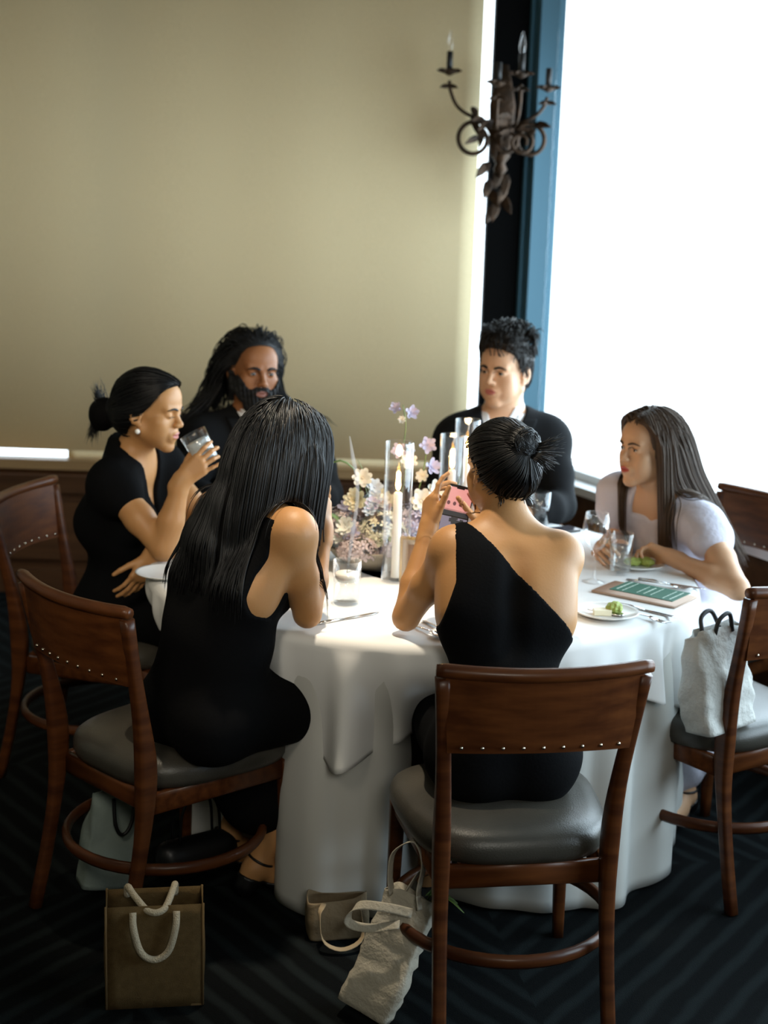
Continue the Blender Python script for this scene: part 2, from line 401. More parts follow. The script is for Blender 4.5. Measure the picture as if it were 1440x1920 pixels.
class Person: pass
def person(label, sp):
    """sp: world positions of the joints, facing vectors and build"""
    s = sp.get('s', .95); male = sp.get('male', False); P = Person(); P.sp = sp
    a = {k: np.asarray(v, float) for k, v in sp.items() if isinstance(v, tuple) and len(v) == 3 and isinstance(v[0], (int, float))}
    pel, ch, nb = a['pel'], a['chest'], a['neck']; fw = nrm(a['face']); pf = nrm(a.get('pface', a['face']))
    up = nrm(nb - pel); T = frame(fw - up*(fw @ up), up); PF = frame(pf)
    P.T, P.ch = T, ch; bw = sp.get('bw', 1.0)
    tl = lambda x, y, z: ch + s*(T @ V(x, y, z))
    t = Field()
    t.el(pel + V(0, 0, .0), V(.160*bw, .112, .115)*s, PF, .03)
    for q in (1, -1): t.el(pel + s*(PF @ V(q*.082*bw, -.045, -.035)), V(.088*bw, .085, .082)*s, PF, .05)
    t.el(pel*.52 + ch*.48, V(.128*bw, .092, .13)*s, T, .07)
    t.el(ch, V(.142 if not male else .165, .102 if not male else .118, .165)*s, T, .06)
    sL, sR = a['shL'], a['shR']; mid = nb - s*up*.045
    for q in (sL, sR):
        t.rc(mid + (q - mid)*.25, mid + (q - mid)*.92, .052*s, (.050 if not male else .060)*s, .05)
        t.rc(nb + s*up*.015, mid + (q - mid)*.62 + up*.018*s, .040*s, .030*s, .04)
    if not male:
        for q in (1, -1): t.el(tl(q*.066, .088, .005), V(.056, .048, .055)*s, T, .03)
    for q, sg in ((sR, 1), (sL, -1)):
        t.rc(q*.86 + mid*.14 - up*.045*s, tl(sg*.118, -.035, -.01), .036*s, .046*s, .10)
    if sp.get('scap'):
        t.el(tl(0, -.050, .060), V(.135, .050, .085)*s, T, .08)
        t.rc(tl(0, -.118, .13), tl(0, -.116, -.1), .011*s, .011*s, .05, True)
    hc = a['head']; hs = sp.get('hs', s*.985); HM = frame(a['look'], a.get('hup', (0, 0, 1))); P.hc, P.HM, P.hs = hc, HM, hs
    nk = Field(); hb = hc + hs*(HM @ V(0, -.022, -.055))
    nk.rc(nb - up*.01*s, hb, (.054 if not male else .064)*s, (.047 if not male else .056)*s, .035)
    hd = Field(); P.L = head_prims(hd, hc, HM, hs, male, sp.get('eyes', 'open'), sp.get('jaw', 1.0))
    arms = {}
    m = 1.22 if male else sp.get('arm', 1.0)
    for q in 'LR':
        A = Field(); sh, el_, wr = a['sh'+q], a['el'+q], a['wr'+q]; ud = nrm(el_ - sh); fd = nrm(wr - el_)
        A.el(sh, np.full(3, .050*s*m), I3, .035)
        A.rc(sh, sh*.45 + el_*.55, .046*s*m, .042*s*m, .03); A.rc(sh*.45 + el_*.55, el_, .041*s*m, .035*s*m, .02)
        A.rc(el_, el_ + fd*.09*s, .035*s*m, .037*s*m, .014); A.rc(el_ + fd*.09*s, wr - fd*.02*s, .037*s*m, .0235*s*m, .012)
        A.rc(wr - fd*.03*s, wr, .0235*s*m, .021*s*m, .012); arms[q] = A
    hands = {}; P.tips = {}
    for q in 'LR':
        hsp = dict(sp['hand'+q]); Hf = Field(); hh, P.tips[q] = hand_prims(Hf, a['wr'+q], side=q, s=s*(1.08 if male else .95), **hsp); hands[q] = hh
    legs = Field(); feet = {}
    for q in 'LR':
        sg = 1 if q == 'R' else -1; hip = pel + s*(PF @ V(sg*.088, .01, -.02)); kn, an = a['kn'+q], a['an'+q]
        legs.rc(hip, kn, .083*s, .056*s, .04); legs.rc(kn, kn*.6 + an*.4, .053*s, .051*s, .03); legs.rc(kn*.6 + an*.4, an, .050*s, .031*s, .03)
        fd = np.asarray(sp.get('toe'+q, sp.get('toe', tuple(pf))), float); fd = nrm(fd); ft = Field()
        hz = V(0, 0, 1)
        ft.rc(an - V(0, 0, .02) - fd*.02, V(an[0], an[1], .036) - fd*.035, .031*s, .030*s, .02)
        ft.rc(an - V(0, 0, .01), an + fd*.10 - V(0, 0, max(an[2] - .042, .02)), .032*s, .027*s, .025)
        ft.rc(an + fd*.05 - V(0, 0, max(an[2] - .045, .02)), an + fd*.165 - V(0, 0, max(an[2] - .026, .03)), .034*s, .019*s, .02)
        feet[q] = ft; legs.p += ft.p
    P.torso, P.neckf, P.headf, P.arms, P.hands, P.legs, P.feet = t, nk, hd, arms, hands, legs, feet
    B = t + nk + hd + arms['L'] + arms['R'] + legs + hands['L'] + hands['R']; P.body = B
    # head first in the field so that its small features only cut the head
    B = Field(hd.p + nk.p + t.p + legs.p + arms['L'].p + arms['R'].p + hands['L'].p + hands['R'].p); P.body = B
    boxes = []
    for hf, pad in ((hd, .012), (hands['L'], .012), (hands['R'], .012)): boxes.append(hf.box(pad))
    H0 = .0075; vs, qs = skin(B, H0); allv = [vs]; allq = []
    keep = np.ones(len(qs), bool); cq = vs[qs].mean(1)
    for lo, hi in boxes: keep &= ~((cq > lo + .012) & (cq < hi - .012)).all(1)
    allq.append(qs[keep]); n = len(vs); hfin = sp.get('hfine', .0023); sel = []
    for bi, (lo, hi) in enumerate(boxes):
        hh = hfin if bi == 0 else .0026
        v2, q2 = skin(B, hh, lo=lo, hi=hi); cc = v2[q2].mean(1)
        k2 = ((cc > lo + 2*hh) & (cc < hi - 2*hh)).all(1)
        if bi > 0:                                   # a hand box also sees other body parts: leave those inside the earlier boxes out
            for l3, h3 in boxes[:bi]: k2 &= ~((cc > l3 + .004) & (cc < h3 - .004)).all(1)
        allv.append(v2); allq.append(q2[k2] + n); n += len(v2)
    vs = np.vstack(allv); qs = np.vstack(allq)
    used = np.zeros(len(vs), bool); used[qs.ravel()] = True; ren = np.cumsum(used) - 1; vs = vs[used]; qs = ren[qs]
    cc = (vs[qs].mean(1) - hc) @ HM / hs
    lip = (((cc[:, 0]/.0205)**2 + ((cc[:, 2] + .0618)/.0100)**2) < 1) & (cc[:, 1] > .075)
    o = raw('person', vs, qs, [sp['skin'], sp['lips']], None, True, lip.astype(np.int32)); P.o = o; tag(o, label, 'person', sp.get('group'))
    # eyes, brows
    if sp.get('faceparts', True):
        for q in (1, -1):
            if sp.get('eyes', 'open') == 'open':
                e = MB(); ce = P.L(q*.031, .0745, .0015); M2 = frame(np.asarray(sp.get('gaze', tuple(HM[:, 1])), float))
                R = .0128*hs; vs2 = []; fs2 = []; n2 = 14; rings = [0, .16, .33, .50, .8, 1.2, 1.6]
                for rr in rings:
                    for k in range(n2): vs2.append(ce + R*(M2 @ V(math.sin(rr)*math.cos(2*math.pi*k/n2), math.cos(rr), math.sin(rr)*math.sin(2*math.pi*k/n2))))
                for i in range(len(rings)-1):
                    for k in range(n2): fs2.append((i*n2+k, i*n2+(k+1) % n2, (i+1)*n2+(k+1) % n2, (i+1)*n2+k))
                raw('eye', vs2, fs2, [EYEW, EYEI], o, True, [1 if i < 3*n2 else 0 for i in range(len(fs2))])
            bp = spline([P.L(q*.013, .100, .0175), P.L(q*.030, .098, .0235), P.L(q*.049, .080, .019)], 9)
            bp = project(hd, bp, .0008)
            b = MB(); b.tube(bp, np.array([.0026, .0034, .0036, .0036, .0034, .003, .0026, .002, .001])*hs*sp.get('brow', 1), 6); b.build('eyebrow', sp['hair'], o)
            lp = [P.L(q*(.031 + .0125*math.cos(x)), .094 - .004*math.cos(x)*1, (.0015 if sp.get('eyes', 'open') == 'open' else -.004) + (.0052 if sp.get('eyes', 'open') == 'open' else -.003)*math.sin(x)) for x in np.linspace(0, math.pi, 9)]
            lp = project(hd, lp, .0003); b = MB(); b.tube(lp, .0011*hs, 5); b.build('eyelash', HAIRB, o)
    return P
def garment(P, name, F, m, off, cuts=(), h=.0065, noise=None):
    v, q = skin(F, h, off, cuts, noise=noise); return raw(name, v, q, m, P.o)
def tloc(P, X): return (X - P.ch) @ P.T / P.sp.get('s', .95)
def hloc(P, X): return (X - P.hc) @ P.HM / P.hs
def outside(F, d): return lambda X: d - F.ev_grid(X)
def cap_cut(a, b, r):
    """cut that removes a capsule"""
    a = np.asarray(a, float); b = np.asarray(b, float); ba = b - a; L = ba @ ba
    def f(X):
        x = X - a; t = np.clip((x @ ba)/L, 0, 1); return r - np.sqrt(((x - t[..., None]*ba)**2).sum(-1))
    return f
def scalp_cap(P, off, hair_cut, m, name='hair', h=.0036, extra=None, noise=None, taper=.03):
    c = Field(); M, s = P.HM, P.hs
    c.el(P.L(0, -.012, .034), V(.074, .094, .084)*s, M, .02); c.el(P.L(0, -.035, -.02), V(.066, .062, .062)*s, M, .03)
    c.el(P.L(0, .050, .050), V(.054, .038, .046)*s, M, .03)
    if extra: extra(c)
    P.cap = c; P.capoff = off
    def nz(X):
        t_ = np.clip(-hair_cut(hloc(P, X))/taper, 0, 1); return (off - .001)*np.sqrt(t_) + (noise(X)*t_ if noise else 0)
    v, q = skin(c, h, .001, [lambda X: hair_cut(hloc(P, X))*P.hs], noise=nz)
    return raw(name, v, q, m, P.o)
def lift(P, pl, gap):
    """push locks out of the hair cap"""
    sh_ = pl.shape; X = pl.reshape(-1, 3).copy(); g = np.repeat(np.broadcast_to(np.asarray(gap, float), (sh_[0],)), sh_[1])
    for _ in range(3):
        d = P.cap.ev(X) - P.capoff - g; m = d < 0
        if not m.any(): break
        gr = P.cap.grad(X[m]); gr /= np.maximum(np.linalg.norm(gr, axis=1, keepdims=True), .3); X[m] -= gr*d[m][:, None]
    return X.reshape(sh_)
# ------------------------------------------------------------------ room
def struct(o): o['kind'] = 'structure'; return o
def carpet():
    m = bpy.data.materials.new('patterned_carpet'); m.use_nodes = True; nt = m.node_tree; b = nt.nodes['Principled BSDF']; b.inputs['Roughness'].default_value = .95; b.inputs['Specular IOR Level'].default_value = .1
    N = nt.nodes.new; L = nt.links.new
    tc = N('ShaderNodeTexCoord')
    def wave(rot):
        mp = N('ShaderNodeMapping'); mp.inputs['Rotation'].default_value = (0, 0, math.radians(rot)); L(tc.outputs['Object'], mp.inputs[0])
        w = N('ShaderNodeTexWave'); w.inputs['Scale'].default_value = 4.2; w.inputs['Distortion'].default_value = 1.2; w.inputs['Detail'].default_value = 2; w.inputs['Detail Scale'].default_value = 1.5
        L(mp.outputs[0], w.inputs[0]); return w
    a, c = wave(35), wave(-38)
    mp = N('ShaderNodeMapping'); mp.inputs['Rotation'].default_value = (0, 0, math.radians(-10)); L(tc.outputs['Object'], mp.inputs[0])
    ck = N('ShaderNodeTexChecker'); ck.inputs['Scale'].default_value = 1.1; ck.inputs[1].default_value = (0, 0, 0, 1); ck.inputs[2].default_value = (1, 1, 1, 1); L(mp.outputs[0], ck.inputs[0])
    mx = N('ShaderNodeMix'); mx.data_type = 'FLOAT'; L(ck.outputs[1], mx.inputs[0]); L(a.outputs[1], mx.inputs[2]); L(c.outputs[1], mx.inputs[3])
    rp = N('ShaderNodeValToRGB'); rp.color_ramp.elements[0].position = .45; rp.color_ramp.elements[0].color = (.0016, .0024, .0027, 1)
    rp.color_ramp.elements[1].position = .95; rp.color_ramp.elements[1].color = (.0075, .0105, .0110, 1); L(mx.outputs[0], rp.inputs[0])
    nz = N('ShaderNodeTexNoise'); nz.inputs['Scale'].default_value = 350; L(tc.outputs['Object'], nz.inputs[0])
    bp = N('ShaderNodeBump'); bp.inputs['Strength'].default_value = .5; bp.inputs['Distance'].default_value = .004; L(nz.outputs[0], bp.inputs['Height'])
    L(rp.outputs[0], b.inputs['Base Color']); L(bp.outputs[0], b.inputs['Normal']); return m
def shade_mat():
    m = bpy.data.materials.new('beige_shade_fabric'); m.use_nodes = True; nt = m.node_tree; nt.nodes.clear(); N = nt.nodes.new; L = nt.links.new
    out = N('ShaderNodeOutputMaterial'); ad = N('ShaderNodeAddShader'); d = N('ShaderNodeBsdfDiffuse'); t = N('ShaderNodeBsdfTranslucent')
    tc = N('ShaderNodeTexCoord'); nz = N('ShaderNodeTexNoise'); nz.inputs['Scale'].default_value = 420; nz.inputs['Detail'].default_value = 2; L(tc.outputs['Object'], nz.inputs[0])
    rp = N('ShaderNodeValToRGB'); rp.color_ramp.elements[0].color = (.62, .50, .30, 1); rp.color_ramp.elements[1].color = (.74, .61, .39, 1); rp.color_ramp.elements[0].position = .3; rp.color_ramp.elements[1].position = .7
    L(nz.outputs[0], rp.inputs[0]); L(rp.outputs[0], d.inputs[0]); t.inputs[0].default_value = (.115, .098, .064, 1)
    L(d.outputs[0], ad.inputs[0]); L(t.outputs[0], ad.inputs[1]); L(ad.outputs[0], out.inputs[0]); return m
WALLM = mat('tan_plaster', (0.22, 0.18, 0.115), .9, bump=(40, .05))
CEILM = mat('ceiling_paint', (0.13, 0.12, 0.10), .9)
TRIMW = mat('brown_wainscot_wood', (0.105, 0.044, 0.016), .42, var=((0.060, 0.023, 0.008), 4, (.6, 6, 8)))
TRIMT = mat('tan_sill_wood', (0.34, 0.21, 0.095), .45, var=((0.28, 0.165, 0.07), 4, (.6, 6, 8)))
DARKC = mat('dark_column_paint', (0.004, 0.004, 0.004), .95, spec=.03)
BLUEF = mat('blue_grey_window_frame', (0.05, 0.125, 0.17), .6, spec=.25)
WHITEP = mat('white_paint', (0.75, 0.75, 0.74), .5)
def slab(name, lo, hi, m, parent=None, kind=True):
    lo, hi = V(*lo), V(*hi); o = MB().box((lo + hi)/2, hi - lo).build(name, m, parent, False)
    return struct(o) if kind and parent is None else o
XL, YB, YF, ZC = -3.2, 6.5, -2.6, 3.2
slab('floor', (XL - .2, YF - .2, -.1), (6, YB + .2, 0), carpet())
slab('ceiling', (XL - .2, YF - .2, ZC), (6, YB + .2, ZC + .1), CEILM)
slab('wall_left', (XL - .1, YF, 0), (XL, YB, ZC), WALLM)
slab('wall_front', (XL, YF - .1, 0), (6, YF, ZC), WALLM)
wb = slab('wall_back', (XL, YB, 0), (.56, YB + .12, .585), TRIMW)
slab('wall_section', (XL, YB, 3.0), (.56, YB + .12, ZC), WALLM, wb)
slab('wall_section', (XL, YB, .585), (-2.9, YB + .12, 3.0), WALLM, wb)
# wainscot mouldings under the back window
slab('trim_1', (XL, YB - .105, .585), (.40, YB - .035, .628), TRIMT)
slab('trim_2', (XL, YB - .035, .465), (.56, YB, .545), TRIMW)
slab('trim_3', (XL, YB - .025, .155), (.40, YB, .425), TRIMW)
slab('baseboard_back', (XL, YB - .035, 0), (.40, YB, .105), TRIMW)
# back window behind the shade
w1 = struct(slab('window_1', (-2.9, YB + .05, 2.94), (.46, YB + .11, 3.0), BLUEF))
slab('window_frame', (-2.9, YB + .05, .585), (.46, YB + .11, .605), BLUEF, w1)
for x in (-2.9, -1.25): slab('window_frame', (x, YB + .05, .65), (x + .05, YB + .11, 2.94), BLUEF, w1)
MB().box((-1.2, YB + .08, 1.8), (3.36, .006, 2.3)).build('window_pane', GLASS, w1, False)
# column in the corner
slab('column', (.405, YB - .01, 0), (.565, YB + .12, ZC), DARKC)
# roller shade
sh = empty('roller_shade', (-1.27, YB - .02, .63), 0, 'large beige roller shade drawn down over the back window above the wooden sill', 'blind')
SHM = shade_mat()
vs = []; fs = []; NX, NZ = 60, 2
def shade_sheet(x0, x1, z0, z1):
    b = MB(); n = 48; vs = []
    for yy in (0, -.002):
        for i in range(n + 1):
            x = x0 + (x1 - x0)*i/n; dy = .0022*math.sin(x*5.1) + .0016*math.sin(x*11.7 + 1)
            vs += [(x, yy + dy, z0), (x, yy + dy, z1)]
    fs = []
    for i in range(n):
        a = 2*i; c = a + 2*(n + 1); fs += [(a, a+2, a+3, a+1), (c+2, c, c+1, c+3), (a, c, c+2, a+2), (a+1, a+3, c+3, c+1)]
    fs += [(0, 1, 2*(n+1)+1, 2*(n+1)), (2*n, 2*(n+1)+2*n, 2*(n+1)+2*n+1, 2*n+1)]
    return b.add(vs, fs)
loc = lambda x: x + 1.27
b = shade_sheet(loc(-2.95), loc(.355), .030, 2.50); o = b.build('shade_sheet', SHM, sh)
b = shade_sheet(loc(-1.42), loc(.355), -.012, .030); b.build('shade_hem', SHM, sh)
MB().tube([(loc(-2.95), .0, 2.5), (loc(.355), .0, 2.5)], .03, 12).build('roller_tube', WHITEP, sh)
# right wall, oblique, almost all window
RA = math.atan2(RW.y, RW.x)
def rslab(name, t0, t1, z0, z1, d0, d1, m, parent=None):
    mx = Matrix.Rotation(RA, 3, 'Z'); c = CORN + RW*((t0 + t1)/2) + RN*((d0 + d1)/2)
    M = np.array(mx); o = MB().box((c.x, c.y, (z0 + z1)/2), (t1 - t0, abs(d1 - d0), z1 - z0), M).build(name, m, parent, False)
    return struct(o) if parent is None else o
wr = rslab('wall_right', -.1, 10.2, 0, .63, 0, .12, TRIMW)
rslab('wall_section', -.1, 10.2, 3.0, ZC, 0, .12, WALLM, wr)
rslab('wall_section', 5.9, 10.2, .63, 3.0, 0, .12, WALLM, wr)
rslab('trim_4', -.02, 5.9, .63, .665, -.06, .12, WHITEP)
w2 = rslab('window_2', -.12, .045, .665, 3.0, -.03, .09, BLUEF)
rslab('window_frame', -.05, .005, .665, 3.0, -.05, -.03, BLUEF, w2)
rslab('window_frame', .045, 5.9, .665, .70, .03, .09, WHITEP, w2)
rslab('window_frame', .045, 5.9, 2.95, 3.0, .03, .09, BLUEF, w2)
rslab('window_frame', 5.85, 5.9, .70, 2.95, .03, .09, BLUEF, w2)
rslab('window_pane', .045, 5.85, .70, 2.95, .055, .061, GLASS, w2)

# ------------------------------------------------------------------ chairs
def make_chair():
    t = empty('dining_chair', (0, 0, 0)); tag(t, 'x', 'chair', 'wooden dining chairs round the table')
    # seat pad: rounded trapezoid outline
    n = 48; vs = []; prof = [(.90, .400), (.97, .405), (1.0, .422), (1.0, .440), (.975, .457), (.92, .468), (.80, .475), (.55, .478), (.25, .479)]
    for sc, z in prof:
        for k in range(n):
            q = 2*math.pi*k/n; c, s_ = math.cos(q), math.sin(q); p = 3.4
            x = math.copysign(abs(c)**(2/p), c); y = math.copysign(abs(s_)**(2/p), s_)
            vs.append((x*(.235 + .025*y)*sc, y*.235*sc + .005, z))
    N = len(prof); fs = [(i*n+k, i*n+(k+1) % n, (i+1)*n+(k+1) % n, (i+1)*n+k) for i in range(N-1) for k in range(n)]
    fs += [tuple(range(n-1, -1, -1)), tuple((N-1)*n+k for k in range(n))]
    raw('seat', vs, fs, LEATHER, t)
    ap = MB()
    ap.sweep([(-.20, .195, .375), (.20, .195, .375)], (.055, .022), (0, 0, 1)); ap.sweep([(-.175, -.205, .375), (.175, -.205, .375)], (.055, .022), (0, 0, 1))
    for q in (1, -1): ap.sweep([(q*.182, -.20, .375), (q*.208, .19, .375)], (.055, .022), (0, 0, 1))
    ap.build('seat_frame', WOODH, t)
    for q in (1, -1):
        b = MB(); b.sweep(spline([(q*.215, .200, 0), (q*.211, .198, .15), (q*.208, .195, .30), (q*.206, .193, .402)], 10), [(.026 + .014*i/9, .026 + .014*i/9) for i in range(10)]); b.build('leg', WOOD, t)
        pts = spline([(q*.190, -.300, 0), (q*.187, -.262, .16), (q*.186, -.232, .33), (q*.187, -.226, .47), (q*.192, -.243, .60), (q*.204, -.275, .75), (q*.214, -.296, .855)], 22)
        wd = []
        for p_ in pts:
            z = p_[2]; w = .030 + .006*math.exp(-((z - .45)/.14)**2); d = .030 + .024*math.exp(-((z - .46)/.13)**2); wd.append((w, d))
        b = MB(); b.sweep(pts, wd); b.build('back_post', WOOD, t)
    # curved back panel
    def curve(x, z): return -.296 + (.855 - z)*.16 - .034*(1 - (x/.21)**2)
    vs = []; nx, nz = 18, 6
    for side in (0, 1):
        for j in range(nz + 1):
            for i in range(nx + 1):
                u = -1 + 2*i/nx; zb = .688 + .006*(1 - u*u); z = zb + (.858 - zb)*j/nz; x = u*(.196 + .014*(z - .69)/.17)
                vs.append((x, curve(x, z) + (.009 if side else -.009), z))
    q = (nx + 1)*(nz + 1); fs = []
    for j in range(nz):
        for i in range(nx):
            a = j*(nx+1) + i; fs += [(a, a+1, a+nx+2, a+nx+1), (q+a+1, q+a, q+a+nx+1, q+a+nx+2)]
    for i in range(nx): fs += [(i+1, i, q+i, q+i+1), (nz*(nx+1)+i, nz*(nx+1)+i+1, q+nz*(nx+1)+i+1, q+nz*(nx+1)+i)]
    for j in range(nz):
        a = j*(nx+1); fs += [(a, a+nx+1, q+a+nx+1, q+a), (a+nx+nx+1, a+nx, q+a+nx, q+a+nx+nx+1)]
    raw('back_panel', vs, fs, WOODH, t, False)
    b = MB(); xs = np.linspace(-.228, .228, 25); b.tube([(x, curve(min(max(x, -.215), .215), .868) - .002, .868 + .004*(abs(x)/.22)**2) for x in xs], [.013] + [.0155]*23 + [.013], 12); b.build('top_rail', WOODH, t)
    nail = MB().ball((0, 0, 0), (.0042, .0030, .0042), 8).build('nail', BRASS, t)
    for i in range(9):
        u = -1 + 2*i/8; x = u*.168; c = nail if i == 0 else nail.copy()
        if i: COL.objects.link(c)
        c.parent = t; c.location = (x, curve(x, .70) - .0105, .702 + .004*(1 - u*u))
        c2 = nail.copy(); COL.objects.link(c2); c2.parent = t; c2.location = (x, curve(x, .70) + .0105, .702 + .004*(1 - u*u))
    b = MB(); m = 40; pts = [(.250*math.cos(2*math.pi*k/m), -.03 + .250*math.sin(2*math.pi*k/m), .205) for k in range(m)]
    b.tube(pts, .0115, 8, closed=True, flat=1.4); b.build('stretcher', WOOD, t)
    return t
chair0 = make_chair()
CH = [((-.723, 3.342), (.703, .711), 'dining chair under the woman with long straight black hair, nearest the jute bag'),
      ((.340, 2.883), (-.165, .986), 'dining chair nearest the camera, its whole back panel facing out, under the one-shoulder dress'),
      ((-1.125, 4.500), (.975, -.220), 'dining chair at far left behind the woman drinking from a tumbler'),
      ((1.270, 4.780), (-.840, -.540), 'dining chair at the right window behind the woman in pale lavender'),
      ((.470, 5.430), (-.270, -.960), 'dining chair under the clean-shaven man in the dark suit'),
      ((-.610, 5.420), (.450, -.890), 'dining chair under the bearded man, mostly hidden by guests'),
      None]
f = V(-.55, .835); CH[6] = ((.934 - .295*f[0], 3.905 - .295*f[1]), tuple(f), 'empty dining chair at right with a white bag standing on its seat')
chairs = []
for i, (rc_, f, lab) in enumerate(CH):
    f = nrm(f); c = chair0 if i == 0 else copy_tree(chair0)
    c.location = (rc_[0] + .295*f[0], rc_[1] + .295*f[1], 0); c.rotation_euler = (0, 0, math.atan2(-f[0], f[1])); c['label'] = lab; chairs.append(c)

# ------------------------------------------------------------------ table and its linen
TX, TY, TR, TZ = .117, 4.17, .795, .755
tb = empty('round_table', (TX, TY, 0), 0, 'round banquet table hidden beneath white table linen', 'table')
MB().lathe([(.0, .715), (.76, .715), (.775, .72), (.775, .742), (.76, .745), (0, .745)], n=64).build('tabletop', TRIMW, tb)
MB().lathe([(.30, 0), (.30, .02), (.06, .06), (.05, .12), (.05, .66), (.20, .715)], n=24, cap0=True).build('pedestal', BLACKMETAL, tb)
SEATS = [(225, .23, 15), (277, .20, 15), (190, .16, 15), (14, .16, 14), (75, .2, 14), (122, .2, 14)]
def knee(th):
    d = 0
    for a, dep, w in SEATS:
        x = (math.degrees(th) - a + 180) % 360 - 180; d += dep*math.exp(-(x/w)**2)
    return d
def drape(name, m, top, dropf, R, amp, freqs, seed, off=0.0):
    r = random.Random(seed); ph = [r.random()*6.28 for _ in freqs]; nt = 420; vs = []; rings = []
    flat = [0, .2, .4, .55, .66, .73, .77]
    for q in flat: rings.append(('f', q))
    for i in range(1, 5): rings.append(('a', i/4))
    for i in range(1, 23): rings.append(('d', i/22))
    rho = .022
    for kind, v in rings:
        for k in range(nt):
            th = 2*math.pi*k/nt
            if kind == 'f': rr, z = v*(R - rho)/.77, top
            elif kind == 'a': q = v*math.pi/2; rr, z = R - rho + rho*math.sin(q), top - rho + rho*math.cos(q)
            else:
                D = max(dropf(th) - rho, .01); dz = v*D; z = top - rho - dz; e = dz/.7
                w = sum(math.sin(f_*th + p_)*g for (f_, g), p_ in zip(freqs, ph)); w2 = max(w, -.7)
                sm = min(1, max(0, (dz - .02)/.22)); sm = sm*sm*(3 - 2*sm)
                rr = R + amp*w2*min(1, e*1.7)**.8 + off*e - knee(th)*sm
            vs.append((rr*math.cos(th), rr*math.sin(th), z))
    N = len(rings); fs = np.array([(i*nt+k, i*nt+(k+1) % nt, (i+1)*nt+(k+1) % nt, (i+1)*nt+k) for i in range(1, N-1) for k in range(nt)])
    # collapse the first ring to a centre fan
    o = raw(name, vs, [tuple(range(nt, 2*nt))] + [tuple(x) for x in fs], m, None, True); o.location = (TX, TY, 0)
    so = o.modifiers.new('thickness', 'SOLIDIFY'); so.thickness = .0016; so.offset = -1
    return o
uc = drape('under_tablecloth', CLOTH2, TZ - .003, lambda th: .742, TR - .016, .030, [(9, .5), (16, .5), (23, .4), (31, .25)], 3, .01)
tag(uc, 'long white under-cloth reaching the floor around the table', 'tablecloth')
def odrop(th):
    x = (math.degrees(th) - 253) % 90; x = min(x, 90 - x)          # 0 at a corner, 45 between
    return .115 + .225*(1 - x/45)**1.25 + .012*math.sin(th*7)
oc = drape('tablecloth', CLOTH, TZ, odrop, TR, .066, [(14, .35), (23, .5), (34, .45), (47, .3)], 8, .014)
tag(oc, 'square white top cloth with pointed corners hanging over the table edge', 'tablecloth')
# ------------------------------------------------------------------ people
SK1 = mat('warm_tan_skin', (0.43, 0.215, 0.082), .5, spec=.4, sss=.08, bump=(180, .04)); LP1 = mat('rose_lips', (0.40, 0.13, 0.10), .4)
SK2 = mat('brown_skin', (0.27, 0.105, 0.038), .5, spec=.4, sss=.06); LP2 = mat('brown_lips', (0.22, 0.085, 0.06), .45)
SK3 = mat('fair_skin', (0.64, 0.37, 0.22), .5, spec=.4, sss=.08); LP3 = mat('pink_lips', (0.50, 0.16, 0.13), .45)
SK4 = mat('light_skin', (0.57, 0.33, 0.19), .5, spec=.4, sss=.08); LP4 = mat('red_lips', (0.42, 0.07, 0.055), .4)
rng = np.random.RandomState(4)
ZI = [-.12, -.06, -.03, 0, .03, .06, .08, .095, .12]
def hairline(l, shift=0.0, nape=-.085, YI=(-.06, -.045, -.02, .010, .034, .052, .066, .09, .13)):
    yb = np.interp(l[..., 2], ZI, YI); return np.maximum(l[..., 1] - yb - shift, nape - l[..., 2])
def scalp_pts(P, n, off=.008, f=None):
    """random points on the scalp (head local direction az, el)"""
    out = []
    while len(out) < n:
        v = rng.randn(3); v /= np.linalg.norm(v); l = V(0, -.012, .034) + v*V(.074, .094, .084)
        if hairline(l) < -.002 and (f is None or f(l)): out.append(l)
    L = np.array(out); return P.hc + P.hs*((L + 0) @ P.HM.T), L
def sweep_back(P, n, target, r, off=(.010, .016), steps=14, m=HAIRB, f=None, lo=.0):
    """locks that run over the skull from the hairline to a gathering point"""
    _, L = scalp_pts(P, n, f=f); c = V(0, -.012, .034); R = V(.074, .094, .084); out = []
    tv = (np.asarray(target) - c)/R; tr = np.linalg.norm(tv); tv = tv/tr
    for l in L:
        v = (l - c)/R; o = rng.uniform(*off); line = []
        for u in np.linspace(0, 1, steps):
            w = nrm(v*(1 - u) + tv*u); rr = 1 + o/.085 + (tr - 1)*u**3
            line.append(c + w*R*rr)
        out.append(line)
    return P.hc + P.hs*(np.array(out) @ P.HM.T)
def lock_obj(P, pl, r, m, name='hair_locks', parent=None, sides=5):
    v, q = strands(pl, r, sides); return raw(name, v, q, m, parent or P.o)
def bez(P0, P1, P2, P3, n):
    t = np.linspace(0, 1, n)[:, None]; return (1-t)**3*P0 + 3*(1-t)**2*t*P1 + 3*(1-t)*t*t*P2 + t**3*P3

